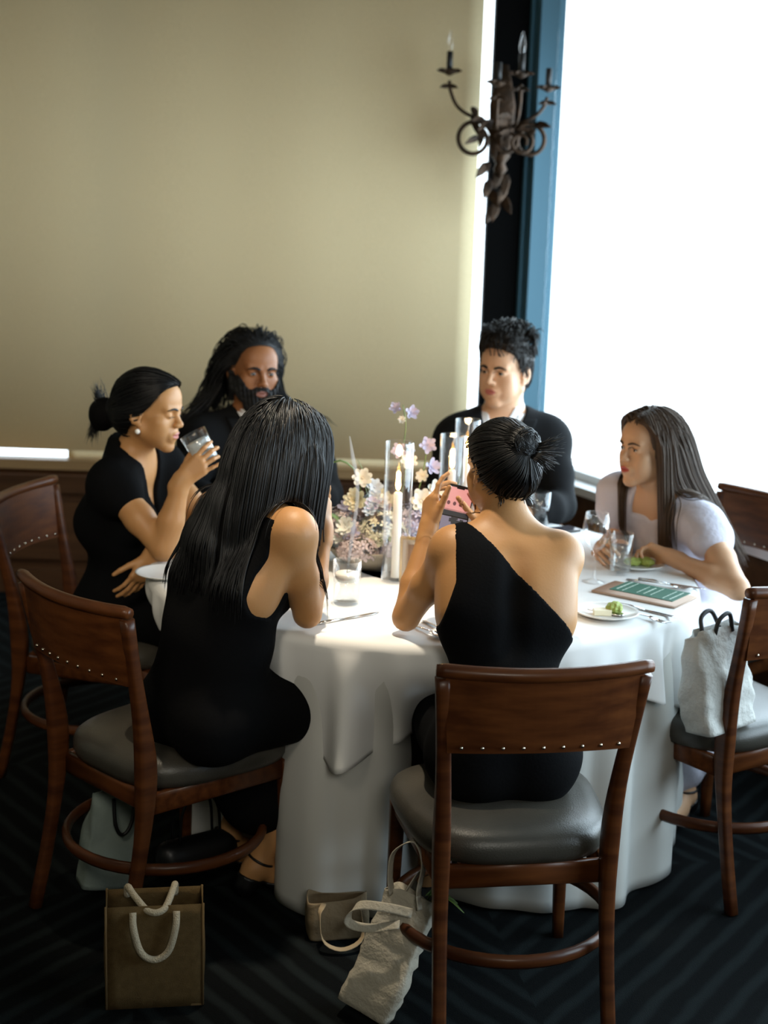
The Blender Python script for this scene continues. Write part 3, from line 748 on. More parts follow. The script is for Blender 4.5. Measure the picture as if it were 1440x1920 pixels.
# --- woman from behind in the one-shoulder dress, photographing the table
D = person('woman seen from behind in black one-shoulder dress, hair in a bun, holding up a phone', dict(
    s=.93, hs=.93, hfine=.0032, pel=(.290, 3.215, .570), chest=(.290, 3.345, .850), neck=(.292, 3.435, 1.045), head=(.278, 3.505, 1.172), look=(-.42, .86, -.22), hup=(.05, 0, 1),
    face=(-.12, .99, 0), pface=(-.15, .985, 0), shL=(.165, 3.385, .995), shR=(.422, 3.405, .985), elL=(.062, 3.475, .800), elR=(.420, 3.560, .800), wrL=(.112, 3.580, 1.000), wrR=(.258, 3.610, .985),
    handL=dict(f=(.06, .34, 1), n=(.90, .42, -.1), each=[(5, 22, 20), (28, 40, 25), (34, 42, 25), (38, 42, 25)], thumb=(.85, .45, .10), tbend=.12),
    handR=dict(f=(-.20, .34, 1), n=(-.90, .42, -.2), each=[(30, 42, 25)]*4, thumb=(.75, .55, .25), tbend=.15),
    knL=(.130, 3.600, .535), knR=(.370, 3.640, .535), anL=(.15, 3.56, .085), anR=(.35, 3.60, .085), skin=SK1, lips=LP1, hair=HAIRB, scap=True, arm=.98))
sk = Field(D.torso.p); sk.rc((.21, 3.23, .555), (.15, 3.60, .53), .092, .070, .05); sk.rc((.37, 3.23, .555), (.37, 3.63, .53), .092, .070, .05)
sk.rc((.25, 3.6, .5), (.25, 3.58, .20), .14, .12, .06); sk.rc((.13, 3.60, .53), (.15, 3.565, .22), .078, .07, .05); sk.rc((.37, 3.64, .53), (.35, 3.60, .22), .078, .07, .05)
aL, aR = D.sp['shL'], D.sp['shR']
def d_cut(X):
    l = tloc(D, X); n1 = nrm(V(.235, .225)); sl = (l[..., 0] + .068)*n1[0] + (l[..., 2] - .185)*n1[1]
    return sl + .010*np.sin(np.clip((l[..., 0] + .07)/.22, 0, 1)*3.14)
garment(D, 'dress', sk, BLACK, .005, [d_cut, lambda X: np.minimum(-.143 - .30*np.clip(.06 - tloc(D, X)[..., 2], 0, .2) - tloc(D, X)[..., 0], tloc(D, X)[..., 2] + .045)], .0055, noise=folds(.0018, 22, 2))
scalp_cap(D, .010, lambda l: hairline(l, 0, -.088), HAIRCAP, extra=lambda c: (c.el(D.L(.0, -.085, -.005), V(.050, .040, .062)*.93, D.HM, .03), c.el(D.L(.004, -.106, .058), V(.036, .028, .032)*.93, D.HM, .006)))
n = 750
lock_obj(D, lift(D, sweep_back(D, n, (.004, -.120, .050), .002, (.010, .014)), rng.uniform(-.0004, .0022, n)), .0012*rng.uniform(.6, 1.3, n), HAIRB)
bl = []
bc = V(.004, -.120, .058)
for i in range(190):                                   # the twisted bun
    ph = rng.uniform(0, 6.28); r0 = rng.uniform(.016, .036); tw = rng.uniform(-.6, .6); ln = rng.uniform(2.5, 5); pts = []
    for u in np.linspace(0, 1, 16):
        a = ph + ln*u; pts.append(bc + V(r0*math.cos(a)*1.05, -.020*math.sqrt(max(0, 1.05 - (r0/.038)**2)) + .006*math.sin(3*a + ph), r0*math.sin(a)*.92 + tw*.008))
    bl.append(pts)
for i in range(90):                                   # loose ends fanning out under it
    a = rng.uniform(-1.5, .35); st = bc + V(.012*math.cos(a), -.004, .016*math.sin(a) - .012); ln = rng.uniform(.035, .075); d = V(math.cos(a)*.9 + .25, -.35 - rng.rand()*.2, math.sin(a)*.9)
    bl.append([st + d*ln*u + V(0, -.020*math.sin(u*2.4), .012*u*u) for u in np.linspace(0, 1, 16)])
lock_obj(D, D.hc + D.hs*(np.array(bl) @ D.HM.T), np.r_[.0017*rng.uniform(.6, 1.2, 190), .0010*rng.uniform(.6, 1.2, 90)], HAIRB, 'bun')
nb_ = []
for i in range(40):                                   # short hairs at the nape
    x = rng.uniform(-.045, .045); st = V(x, -.062, -.075); nb_.append([st + V(x*.25*u, -.012*u - .008*math.sin(3*u), -.035*u*rng.uniform(.5, 1)) for u in np.linspace(0, 1, 8)])
lock_obj(D, D.hc + D.hs*(np.array(nb_) @ D.HM.T), .0008, HAIRB, 'nape_hair')

# --- woman with long straight hair, from behind at the left
C_ = person('woman seen from behind in a sleeveless black dress with very long straight black hair', dict(
    s=.95, hs=.95, hfine=.0032, bw=1.12, pel=(-.430, 3.440, .570), chest=(-.368, 3.490, .865), neck=(-.312, 3.540, 1.055), head=(-.252, 3.570, 1.190), look=(.64, .75, -.18),
    face=(.72, .69, 0), pface=(.75, .66, 0), shL=(-.425, 3.650, 1.010), shR=(-.212, 3.405, 1.020), elL=(-.345, 3.800, .800), elR=(-.180, 3.478, .800), wrL=(-.180, 3.725, .985), wrR=(-.150, 3.600, .985),
    handL=dict(f=(.15, -.1, 1), n=(-.1, -.8, .2), curl=(25, 30, 20)), handR=dict(f=(-.02, .22, 1), n=(-.8, .35, .1), curl=(20, 25, 15)),
    knL=(-.190, 3.790, .535), knR=(-.070, 3.640, .535), anL=(-.400, 3.700, .100), anR=(-.300, 3.580, .090), toeL=(.85, .5, 0), toeR=(.85, .5, 0), skin=SK1, lips=LP1, hair=HAIRB))
sk = Field(C_.torso.p); sk.el((-.405, 3.462, .72), (.125, .105, .13), C_.T, .08); sk.rc((-.46, 3.50, .555), (-.20, 3.78, .53), .094, .080, .05); sk.rc((-.37, 3.41, .555), (-.08, 3.65, .53), .094, .084, .05)
sk.rc((-.20, 3.70, .5), (-.30, 3.64, .26), .12, .11, .06)
aL, aR = V(*C_.sp['shL']), V(*C_.sp['shR'])
def c_cut(X): l = tloc(C_, X); return l[..., 2] - .195 + .35*np.abs(l[..., 0])*0
garment(C_, 'dress', sk, BLACK, .006, [c_cut, lambda X: np.minimum(np.abs(tloc(C_, X)[..., 0]) - .170 + .22*np.clip(.08 - np.abs(tloc(C_, X)[..., 2] - .02), 0, .05), tloc(C_, X)[..., 2] + .05)], .005, noise=folds(.0022, 20, 5))
scalp_cap(C_, .011, lambda l: np.maximum(np.where(l[..., 2] > -.05, hairline(l, .0, -9), -.03), -9), HAIRCAP, extra=lambda c: (c.rc(C_.L(0, -.06, .0), V(-.345, 3.495, 1.06), .064, .058, .04), c.rc((-.345, 3.495, 1.06), (-.40, 3.475, .96), .058, .050, .04), c.rc((-.345, 3.495, 1.06), (-.43, 3.53, .98), .055, .045, .04), c.rc((-.40, 3.475, .96), (-.435, 3.46, .87), .050, .025, .04), c.rc(C_.L(.062, -.0, .0), C_.L(.060, .02, -.11), .030, .022, .03), c.rc(C_.L(.060, .02, -.11), C_.L(.050, .06, -.19), .022, .010, .02)))
n = 1500; R0, L0 = scalp_pts(C_, n, f=lambda l: l[2] > .02)
dirs = np.stack([L0[:, 0]*1.4 + np.sign(L0[:, 0])*.02, L0[:, 1] - .03, L0[:, 2]*0 - .02], 1) @ C_.HM.T
Fh = Field(C_.headf.p + C_.neckf.p + C_.torso.p + C_.arms['L'].p + C_.arms['R'].p); Fh.p += C_.cap.p
bk = -C_.HM[:, 1]*1.0; bk[2] = 0
pl = fall(Fh, R0 - nrm(V(0, 0, 1))*.002, dirs/np.linalg.norm(dirs, axis=1, keepdims=True), 24, .0195, .55, rng.uniform(.0105, .0145, n), pull=lambda X: .22*bk*np.clip((X[:, 2:3] - .98)/.1, 0, 1), stop=np.where(L0[:, 1] > .0, rng.randint(12, 17, n), rng.randint(18, 25, n)))
lock_obj(C_, pl[:, 1:], .0015*rng.uniform(.6, 1.25, n), HAIRB, 'hair_locks')
# low black shoes with an ankle strap
def sandal(P, q, fwd):
    an = V(*P.sp['an'+q]); f = nrm(V(*fwd)); sd = V(f[1], -f[0], 0)
    toe = lambda X: (X - an) @ f
    v, qd = skin(Field(P.feet[q].p), .005, .0045, [lambda X: X[..., 2] - np.interp(toe(X), [-.06, -.03, .02, .10, .13, .2], [.075, .062, .036, .036, .075, .08])])
    o = raw('shoe', v, qd, BLACKMETAL, P.o); s2 = MB()
    k_ = V(*P.sp['kn'+q]); ax_ = nrm(k_ - an); u_ = nrm(np.cross(ax_, V(0, 1, 0))); w_ = np.cross(ax_, u_); c = an + ax_*.012
    s2.tube([c + .0365*(u_*math.cos(x) + w_*math.sin(x)) for x in np.linspace(0, 2*math.pi, 24, endpoint=False)], .0035, 6, closed=True)
    s2.build('strap', BLACKMETAL, o)
sandal(C_, 'L', (.85, .5, 0)); sandal(C_, 'R', (.85, .5, 0))

# --- woman drinking at the left
A = person('woman in profile in black cap-sleeve top with pearl earring, raising a tumbler to drink', dict(
    s=.93, hs=.96, hfine=.0021, pel=(-.800, 4.415, .570), chest=(-.785, 4.365, .850), neck=(-.752, 4.325, 1.030), head=(-.697, 4.285, 1.172), look=(.95, -.28, -.10),
    face=(.92, -.39, 0), pface=(.95, -.31, 0), shL=(-.690, 4.470, .985), shR=(-.795, 4.200, .965), elL=(-.520, 4.330, .790), elR=(-.628, 4.105, .800), wrL=(-.668, 4.130, .770), wrR=(-.578, 4.112, 1.000),
    handL=dict(f=(-.45, -.20, -.85), n=(-.6, .7, .1), curl=(14, 18, 12), thumb=(.75, .6, .2)),
    handR=dict(f=(.62, .02, .55), n=(.12, .98, -.1), each=[(12, 32, 30), (18, 38, 30), (24, 40, 30), (8, 18, 12)], thumb=(.6, .5, .75), tbend=.25, spread=7),
    knL=(-.430, 4.370, .535), knR=(-.440, 4.215, .535), anL=(-.46, 4.36, .085), anR=(-.47, 4.22, .085), skin=SK1, lips=LP1, hair=HAIRB, eyes='closed', jaw=.95, faceparts=True, arm=1.1))
sk = Field(A.torso.p); sk.rc((-.80, 4.50, .555), (-.44, 4.37, .53), .094, .070, .05); sk.rc((-.81, 4.34, .555), (-.45, 4.21, .53), .094, .070, .05)
aR, aL = V(*A.sp['shR']), V(*A.sp['shL']); eR, eL = V(*A.sp['elR']), V(*A.sp['elL'])
sk.rc(aR - V(.0, -.01, 0), aR*.80 + eR*.20, .055, .054, .03); sk.rc(aL, aL*.78 + eL*.22, .055, .054, .03)
sk.rc(A.ch*.2 + V(*A.sp['neck'])*.8 + V(-.02, .01, .0), V(*A.sp['neck']) + V(-.005, .0, .035), .064, .060, .04)
def a_cut(X):
    l = tloc(A, X); x, y, z = l[..., 0], l[..., 1], l[..., 2]
    v = np.where(y > .0, (z - .02)*.30 - np.abs(x - .0), -1)            # deep narrow slit at the front
    return np.maximum(np.minimum(v, y + .0), z - .255 + .55*np.maximum(y, 0))
garment(A, 'top', sk, BLACK, .009, [a_cut], .0055, noise=folds(.003, 22, 7))
scalp_cap(A, .012, lambda l: hairline(l, 0, -.09), HAIRCAP, extra=lambda c: (c.el(A.L(0, -.055, -.012), V(.058, .05, .055)*.96, A.HM, .03), c.rc(A.L(0, -.085, -.02), A.L(0, -.150, -.038), .026, .034, .012), c.rc(A.L(0, -.150, -.03), A.L(0, -.158, -.075), .030, .020, .012)))
n = 1000
lock_obj(A, lift(A, np.concatenate([sweep_back(A, 700, (0, -.125, -.022), .002, (.008, .012)), sweep_back(A, 300, (0, -.125, -.022), .002, (.003, .006), f=lambda l: l[2] > .02 and hairline(l) > -.012)]) if True else sweep_back(A, n, (0, -.125, -.022), .002, (.008, .012)), rng.uniform(-.0004, .0018, n)), .0011*rng.uniform(.6, 1.3, n), HAIRB)
bl = []
for i in range(260):
    a = rng.uniform(0, 6.28); st = V(.014*math.cos(a), -.115, -.022 + .014*math.sin(a)); up_ = rng.rand() < .35
    e = V(rng.normal(0, .014), -.185 + rng.normal(0, .008), (.035 if up_ else -.105) + rng.normal(0, .016)); md = V(rng.normal(0, .02), -.168 + rng.normal(0, .01), -.02 + rng.normal(0, .014))
    bl.append(bez(st, st + V(0, -.03, rng.normal(0, .008)), md, e, 12))
lock_obj(A, A.hc + A.hs*(np.array(bl) @ A.HM.T), .0014*rng.uniform(.5, 1.2, 260), HAIRB, 'ponytail')
ep = A.L(.081, .004, -.054); MB().ball(ep, .0078, 14).build('pearl_earring', mat('pearl', (.85, .82, .76), .2, spec=.6), A.o)

# --- bearded man at the back left
def suit_cut(P, slope=.34, z0=-.02, nape=.215):
    def f(X):
        l = tloc(P, X); x, y, z = l[..., 0], l[..., 1], l[..., 2]
        v = np.where(y > 0, (z - z0)*slope - np.abs(x), -1); return np.maximum(np.minimum(v, y), z - nape)
    return f
def suit(P, m, shirt, tie=None):
    s = P.sp['s']; t = Field(P.torso.p)
    for q in 'LR':
        A_ = P.arms[q]; t.p += A_.p; sh = V(*P.sp['sh'+q]); nbk = V(*P.sp['neck']); t.rc(nbk + (sh - nbk)*.45 + V(0, 0, -.015), sh + V(0, 0, -.006), .040, .046, .05)
    nk = V(*P.sp['neck']); hb = P.hc + P.hs*(P.HM @ V(0, -.02, -.06))
    def wrist_cut(X):
        d = None
        for q in 'LR':
            w = V(*P.sp['wr'+q]); e = V(*P.sp['el'+q]); u = nrm(w - e); a = (X - w + u*.02) @ u; b = np.sqrt(np.maximum(((X - w)**2).sum(-1) - ((X - w) @ u)**2, 0))
            c = np.where(b < .09, a, -1); c = np.where(((X - w) @ u) < -.2, -1, c); d = c if d is None else np.maximum(d, c)
        return d
    garment(P, 'suit_jacket', t, m, .014, [suit_cut(P), wrist_cut], .0065, noise=folds(.004, 16, 11))
    # collar and lapels: a raised band along the opening
    def lap(X):
        l = tloc(P, X); x, y, z = l[..., 0], l[..., 1], l[..., 2]; e = np.abs(x) - np.maximum((z + .02)*.34, 0)
        band = np.maximum(-e, e - (.016 + .034*np.clip((z + .02)/.12, 0, 1)))
        return np.maximum(np.where(y > -.01, np.maximum(band, -.02 - z), .05), z - .185)
    garment(P, 'lapel', t, m, .0195, [lap], .0045)
    garment(P, 'shirt', Field(P.torso.p + P.neckf.p), shirt, .006, [lambda X: np.maximum(np.maximum(tloc(P, X)[..., 2] - .200, -.12 - tloc(P, X)[..., 2]), np.where(tloc(P, X)[..., 1] > 0, .55*(tloc(P, X)[..., 2] - .105) - np.abs(tloc(P, X)[..., 0]), -1))], .006)
    # shirt collar: band round the neck with two points
    up_ = nrm(hb - nk); c = Field(); c.rc(nk - up_*.03, nk + up_*.05, .068*s, .061*s, .01)
    def col(X):
        l = tloc(P, X); d = (X - nk) @ up_; gap = np.where(l[..., 1] > .02, .50*np.maximum(d + .025, 0) + .006 - np.abs(l[..., 0]), -1)
        return np.maximum(np.maximum(d - .040 - .0*l[..., 1], -.035 - d), gap)
    garment(P, 'shirt_collar', c, shirt, .007, [col], .004)
    if tie: garment(P, 'tie', Field(P.torso.p + P.neckf.p), tie, .0125, [lambda X: np.maximum(np.abs(tloc(P, X)[..., 0]) - .020 - .06*np.clip(.15 - tloc(P, X)[..., 2], 0, .3)*.5, np.maximum(-tloc(P, X)[..., 1], np.maximum(tloc(P, X)[..., 2] - .175, -.15 - tloc(P, X)[..., 2])))], .004)
def trousers(P, m):
    t = Field(); PF = frame(P.sp['face'])
    for q in 'LR':
        sg = 1 if q == 'R' else -1; hip = V(*P.sp['pel']) + PF @ V(sg*.085, .01, -.02); k_, a_ = V(*P.sp['kn'+q]), V(*P.sp['an'+q]); t.rc(hip, k_, .088, .064, .03); t.rc(k_, a_ + V(0, 0, .03), .064, .052, .03)
    garment(P, 'trousers', t, m, .008, (), .008)
    for q in 'LR':
        f_ = Field(P.feet[q].p); v, qd = skin(f_, .006, .005); raw('shoe', v, qd, BLACKMETAL, P.o)
Bm = person('bearded man with long wavy greying black hair in a dark suit and white shirt', dict(
    s=1.0, hs=1.02, male=True, hfine=.0022, pel=(-.475, 5.135, .570), chest=(-.465, 5.10, .880), neck=(-.462, 5.075, 1.062), head=(-.462, 5.030, 1.212), look=(.42, -.90, -.06), hup=(.05, 0, 1),
    face=(.40, -.92, 0), shR=(-.635, 5.010, .975), shL=(-.285, 5.155, .975), elR=(-.680, 4.880, .800), elL=(-.200, 4.990, .800), wrR=(-.520, 4.720, .795), wrL=(-.245, 4.790, .795),
    handR=dict(f=(.7, -.5, 0), n=(0, 0, -1), curl=(20, 25, 15)), handL=dict(f=(-.5, -.8, 0), n=(0, 0, -1), curl=(20, 25, 15)),
    knR=(-.400, 4.760, .535), knL=(-.220, 4.800, .535), anR=(-.38, 4.75, .09), anL=(-.2, 4.80, .09), skin=SK2, lips=LP2, hair=HAIRG, brow=1.35, gaze=(.45, -.88, -.1)))
suit(Bm, SUIT, SHIRT, BLACK); trousers(Bm, SUIT)
scalp_cap(Bm, .007, lambda l: hairline(l, -.020, -.12), HAIRG, taper=.06, extra=lambda c: c.rc(Bm.L(0, -.06, .0), Bm.L(0, -.07, -.13), .065, .05, .03))
n = 1300; R0, L0 = scalp_pts(Bm, 900, f=lambda l: l[2] > .0); R1, L1 = scalp_pts(Bm, 400, f=lambda l: l[2] > .015 and hairline(l) > -.022); R0 = np.vstack([R0, R1]); L0 = np.vstack([L0, L1])
dirs = np.stack([L0[:, 0]*1.5 + np.sign(L0[:, 0])*.02, L0[:, 1]*.6 - .09, L0[:, 2]*0 + .03], 1) @ Bm.HM.T
Fh = Field(Bm.headf.p + Bm.neckf.p + Bm.torso.p + Bm.arms['L'].p + Bm.arms['R'].p); bk = -Bm.HM[:, 1]
pl = fall(Fh, R0 + V(0, 0, .006), dirs/np.linalg.norm(dirs, axis=1, keepdims=True), 20, .0185, .6, np.minimum(rng.uniform(.006, .038, n), .003 + .85*np.maximum(-hairline(L0), 0)), pull=lambda X: .9*bk*np.clip((X[:, 2:3] - 1.16)/.06, 0, 1) + .55*((X - Bm.hc) @ Bm.HM[:, :1])/.08*Bm.HM[:, 0]*np.clip((1.2 - X[:, 2:3])/.08, 0, 1))
u = np.linspace(0, 1, pl.shape[1])[None, :, None]; ph = rng.rand(n, 1, 1)*2 + (L0[:, 0] > 0)[:, None, None]*2
pl = pl + .013*u*np.sin(u*19 + ph)*Bm.HM[:, 0] + .010*u*np.cos(u*17 + ph)*Bm.HM[:, 1]
lock_obj(Bm, pl, .0016*rng.uniform(.5, 1.25, n), HAIRG)
def beard_cut(X):
    l = hloc(Bm, X); x, y, z = l[..., 0], l[..., 1], l[..., 2]; ax = np.abs(x)
    cheek = z - np.interp(ax, [0, .02, .032, .045, .058, .075], [-.041, -.040, -.050, -.046, -.028, .0])
    mouth = 1 - np.sqrt((x/.0225)**2 + ((z + .0625)/.0105)**2)
    return np.maximum(np.maximum(cheek, mouth*.02), np.maximum(-.005 - y, -.165 - z))*Bm.hs
bf = Field(Bm.headf.p); bf.el(Bm.L(0, .066, -.112), V(.036, .030, .036), Bm.HM, .03)
nzf = folds(.0025, 260, 3)
v, q = skin(bf, .0028, .0048, [beard_cut], noise=nzf, lo=Bm.hc - .2, hi=Bm.hc + .12); raw('beard', v, q, HAIRG, Bm.o)

# --- clean-shaven man at the back right
E = person('clean-shaven man with short dark hair in a dark suit and open white collar', dict(
    s=1.0, hs=1.0, male=True, hfine=.0022, pel=(.385, 5.125, .575), chest=(.398, 5.09, .900), neck=(.403, 5.070, 1.088), head=(.400, 5.040, 1.236), look=(-.56, -.83, -.02), hup=(.03, 0, 1),
    face=(-.12, -.99, 0), shR=(.245, 5.030, .995), shL=(.562, 5.090, .995), elR=(.190, 4.900, .800), elL=(.605, 4.940, .790), wrR=(.300, 4.700, .795), wrL=(.450, 4.740, .795),
    handR=dict(f=(.5, -.8, 0), n=(0, 0, -1), curl=(20, 25, 15)), handL=dict(f=(-.7, -.6, 0), n=(0, 0, -1), curl=(20, 25, 15)),
    knR=(.270, 4.780, .535), knL=(.440, 4.770, .535), anR=(.28, 4.8, .09), anL=(.44, 4.8, .09), skin=SK3, lips=LP3, hair=HAIRE, brow=1.3, gaze=(-.62, -.78, -.02)))
suit(E, SUIT, SHIRT); trousers(E, SUIT)
EY = (-.06, -.045, -.02, .012, .030, .046, .075, .095, .13)
scalp_cap(E, .008, lambda l: hairline(l, -.002, -.075, EY), HAIRE, extra=lambda c: (c.el(E.L(.004, .020, .098), V(.064, .080, .040), E.HM, .03), c.el(E.L(-.012, .072, .100), V(.048, .030, .026), E.HM, .02)), noise=folds(.005, 70, 9), taper=.02)
n = 1300; R0, L0 = scalp_pts(E, n, f=lambda l: True)
topw = np.clip((L0[:, 2:3] - .045)/.05, 0, 1)
d0 = (L0 - V(0, -.012, .02)); d0 /= np.linalg.norm(d0, axis=1, keepdims=True); ll = []
for i in range(n):
    w = topw[i, 0]; cl = math.sin(L0[i, 0]*60 + 1) * .5 + math.sin(L0[i, 1]*47)*.5
    cm = (V(-.35 + .5*cl, .75, -.15)*w + V(0, -.25, -.9)*(1 - w)) + rng.randn(3)*.14
    p = L0[i]*(1.0 + .22*w); Ln = .022 + .034*w*(.7 + .5*rng.rand()); pts = []
    for u in np.linspace(0, 1, 9): pts.append(p + Ln*(d0[i]*(.5*w + .18)*math.sin(u*2.4) + cm*u*u*1.0))
    ll.append(pts)
lock_obj(E, lift(E, E.hc + E.hs*(np.array(ll) @ E.HM.T), rng.uniform(-.001, .003, n)), .0017*rng.uniform(.6, 1.3, n), HAIRE)

# --- young woman at the right in pale lavender
Fw = person('woman in profile with long brown hair and pale lavender dress, leaning on the table', dict(
    s=.93, hs=.95, hfine=.0021, pel=(.985, 4.595, .565), chest=(.895, 4.455, .775), neck=(.842, 4.395, .945), head=(.795, 4.385, 1.088), look=(-.87, -.49, .03), hup=(.05, .04, 1),
    face=(-.80, -.60, 0), pface=(-.5, -.86, 0), shL=(.945, 4.265, .885), shR=(.722, 4.495, .925), elL=(1.008, 4.040, .752), elR=(.735, 4.480, .780), wrL=(.850, 4.215, .795), wrR=(.660, 4.315, .795),
    handL=dict(f=(-.72, .62, .15), n=(-.45, -.5, -.6), curl=(50, 55, 35), thumb=(.6, .5, .6)), handR=dict(f=(-.25, -.9, .2), n=(.7, -.2, -.6), curl=(35, 45, 30)),
    knL=(.925, 4.150, .555), knR=(.765, 4.260, .545), anL=(.93, 4.16, .085), anR=(.78, 4.28, .085), skin=SK4, lips=LP4, jaw=.94, hair=HAIRN, gaze=(-.95, -.3, 0)))
sk = Field(Fw.torso.p); sk.rc((1.06, 4.58, .56), (.94, 4.13, .55), .098, .080, .05); sk.rc((.92, 4.57, .56), (.78, 4.25, .54), .098, .080, .05); sk.rc((.88, 4.2, .50), (.88, 4.22, .20), .14, .13, .06)
aR, aL = V(*Fw.sp['shR']), V(*Fw.sp['shL']); eR, eL = V(*Fw.sp['elR']), V(*Fw.sp['elL'])
sk.rc(aR, aR*.75 + eR*.25, .056, .056, .03); sk.rc(aL, aL*.76 + eL*.24, .056, .058, .03)
garment(Fw, 'dress', sk, LAVENDER, .010, [lambda X: np.minimum(tloc(Fw, X)[..., 2] - .182 + .25*np.maximum(tloc(Fw, X)[..., 1], 0) + .55*np.maximum(.022 - np.abs(tloc(Fw, X)[..., 0]), 0)*(tloc(Fw, X)[..., 1] > 0), .072 - np.abs(tloc(Fw, X)[..., 0]))], .006, noise=folds(.005, 34, 13))
FY = (-.0, .020, .034, .042, .050, .058, .066, .088, .13)
def f_cut(l):                                        # centre part; curtains along the cheeks
    x, y, z = np.abs(l[..., 0]), l[..., 1], l[..., 2]; part = np.interp(x, [0, .015, .035, .06, .09], [.098, .092, .072, .03, -.2])
    return np.maximum(np.where(y > .03, np.minimum(part - z, y - .02), -.02), np.maximum(y - np.interp(z, ZI, FY) - .0, -.10 - z))
scalp_cap(Fw, .010, f_cut, HAIRN, extra=lambda c: c.rc(Fw.L(0, -.06, .0), Fw.L(0, -.07, -.10), .062, .05, .03))
n = 1500; R0, L0 = scalp_pts(Fw, n, f=lambda l: l[2] > .03)
k = n*2//5; L0[:k] = np.stack([rng.choice([-1, 1], k)*rng.uniform(.001, .012, k), rng.uniform(-.05, .075, k), np.zeros(k)], 1)
yy = (L0[:k, 1] + .012)/.094; L0[:k, 2] = .034 + .084*np.sqrt(np.clip(1 - yy**2 - (L0[:k, 0]/.074)**2, 0, 1)) + .004
R0 = Fw.hc + Fw.hs*(L0 @ Fw.HM.T)
dirs = np.stack([np.sign(L0[:, 0])*(.6 + np.abs(L0[:, 0])*6), (L0[:, 1] - .055)*5, L0[:, 2]*0 + .05], 1) @ Fw.HM.T
Fh = Field(Fw.headf.p + Fw.neckf.p + Fw.torso.p + Fw.arms['L'].p + Fw.arms['R'].p); bk = -Fw.HM[:, 1]; sdv = Fw.HM[:, 0]
def fpull(X):
    l = (X - Fw.hc) @ Fw.HM/Fw.hs; w = np.clip((l[:, 1:2] - np.interp(l[:, 2:3], [-.3, -.1, .0, .06, .12], [.06, .045, .036, .045, .08]))/.015, -.0, 1)
    return bk*1.6*w*np.clip((l[:, 2:3] + .16)/.05, 0, 1) + bk*(.10 + .35*np.clip(-l[:, 1:2]/.04, 0, 1) + .30*np.clip(-l[:, 1:2]/.05, 0, 1)*np.clip((-.03 - l[:, 2:3])/.05, 0, 1))
pl = fall(Fh, R0 + V(0, 0, .004), dirs/np.linalg.norm(dirs, axis=1, keepdims=True), 34, .0155, .5, rng.uniform(.009, .022, n), pull=fpull, stop=rng.randint(26, 35, n))
lock_obj(Fw, pl, .0015*rng.uniform(.55, 1.2, n), HAIRN)

for P_, fw_ in ((Fw, (-.5, -.86, 0)), (A, (.95, -.31, 0)), (D, (-.15, .985, 0))):
    for q_ in 'LR': sandal(P_, q_, fw_)
# ------------------------------------------------------------------ tableware
TT = TZ + .001
def glass_thing(name, loc, prof_o, wall, base, label, cat, water=None, group=None, rz=0, M=None, n=28, wm=None):
    """a turned glass: outer profile upwards, wall thickness, solid base; water up to a height"""
    o = empty(name, loc, 0, label, cat, group)
    prof = [(0, 0)] + list(prof_o) + [(r - wall, z) for r, z in reversed(prof_o) if z > base] + [(max(prof_o[0][0] - wall, .002), base), (0, base)]
    MB().lathe(prof, n=n, M=M).build('bowl' if cat == 'wine glass' else 'glass_wall', GLASS, o)
    if water:
        w = [(r - wall*1.15, z) for r, z in prof_o if base < z < water]; r_ = np.interp(water, [z for _, z in prof_o], [r for r, _ in prof_o]) - wall*1.15
        MB().lathe([(0, base + .0008), (w[0][0] if w else r_, base + .0008)] + w + [(r_, water), (0, water)], n=n, M=M).build('water' if wm is None else 'drink', wm or WATER, o)
    return o
# tumbler held by the drinking woman
ax = nrm(V(-.47, -.03, .88)); Mg = frame(nrm(np.cross(ax, V(0, 1, 0))), ax)
glass_thing('drinking_glass', (-.510, 4.172, 1.043), [(.030, 0), (.034, .004), (.037, .05), (.040, .096)], .0022, .010, 'tumbler tilted in the raised hand of the woman at left', 'glass', .070, M=Mg, wm=mat('brightened_drink', (.62, .70, .74), .25, bump=(90, .6)))  # pale drink colour stands in for bright reflections in the glass
# stemmed wine glass, water glasses
def wine(loc, label):
    o = empty('wine_glass', loc, 0, label, 'glass', 'wine glasses')
    MB().lathe([(0, 0), (.034, 0), (.035, .002), (.012, .006), (.0042, .014), (.0038, .07), (.006, .088), (.020, .098), (.034, .118), (.040, .142), (.038, .170), (.033, .200), (.0318, .200), (.0365, .170), (.0385, .142), (.0325, .119), (.018, .1), (0, .094)], n=32).build('bowl_and_stem', GLASS, o)
    return o
wine((.600, 4.050, TT), 'empty stemmed wine glass beside the water glass before the woman in lavender')
WP = [(.028, 0), (.030, .004), (.032, .06), (.035, .122)]
glass_thing('water_glass', (.690, 4.150, TT), WP, .0022, .012, 'tall glass of water before the woman in lavender', 'glass', .085)
glass_thing('water_glass', (.510, 4.735, TT), WP, .0022, .012, 'glass of water on the far side, in front of the clean-shaven man', 'glass', .07)
# tumbler with a floating candle and rising smoke
tm = glass_thing('candle_tumbler', (-.092, 3.735, TT), [(.036, 0), (.037, .004), (.037, .06), (.038, .118)], .002, .010, 'clear tumbler with a floating white candle, near the elbow of the long-haired woman', 'candle holder', .070)
WAX = mat('white_wax', (.86, .84, .78), .5, sss=.15)
MB().lathe([(0, .062), (.024, .062), (.031, .072), (.031, .082), (.028, .086), (0, .084)], n=24).build('floating_candle', WAX, tm)
MB().tube([(0, 0, .084), (.001, 0, .094)], .0009, 5).build('wick', BLACKMETAL, tm)
sm = bpy.data.materials.new('smoke_haze'); sm.use_nodes = True; sn = sm.node_tree; sn.nodes.clear()
so_ = sn.nodes.new('ShaderNodeOutputMaterial'); sv = sn.nodes.new('ShaderNodeVolumePrincipled'); sv.inputs['Color'].default_value = (.95, .95, .95, 1); sv.inputs['Density'].default_value = 55; sv.inputs['Anisotropy'].default_value = .2
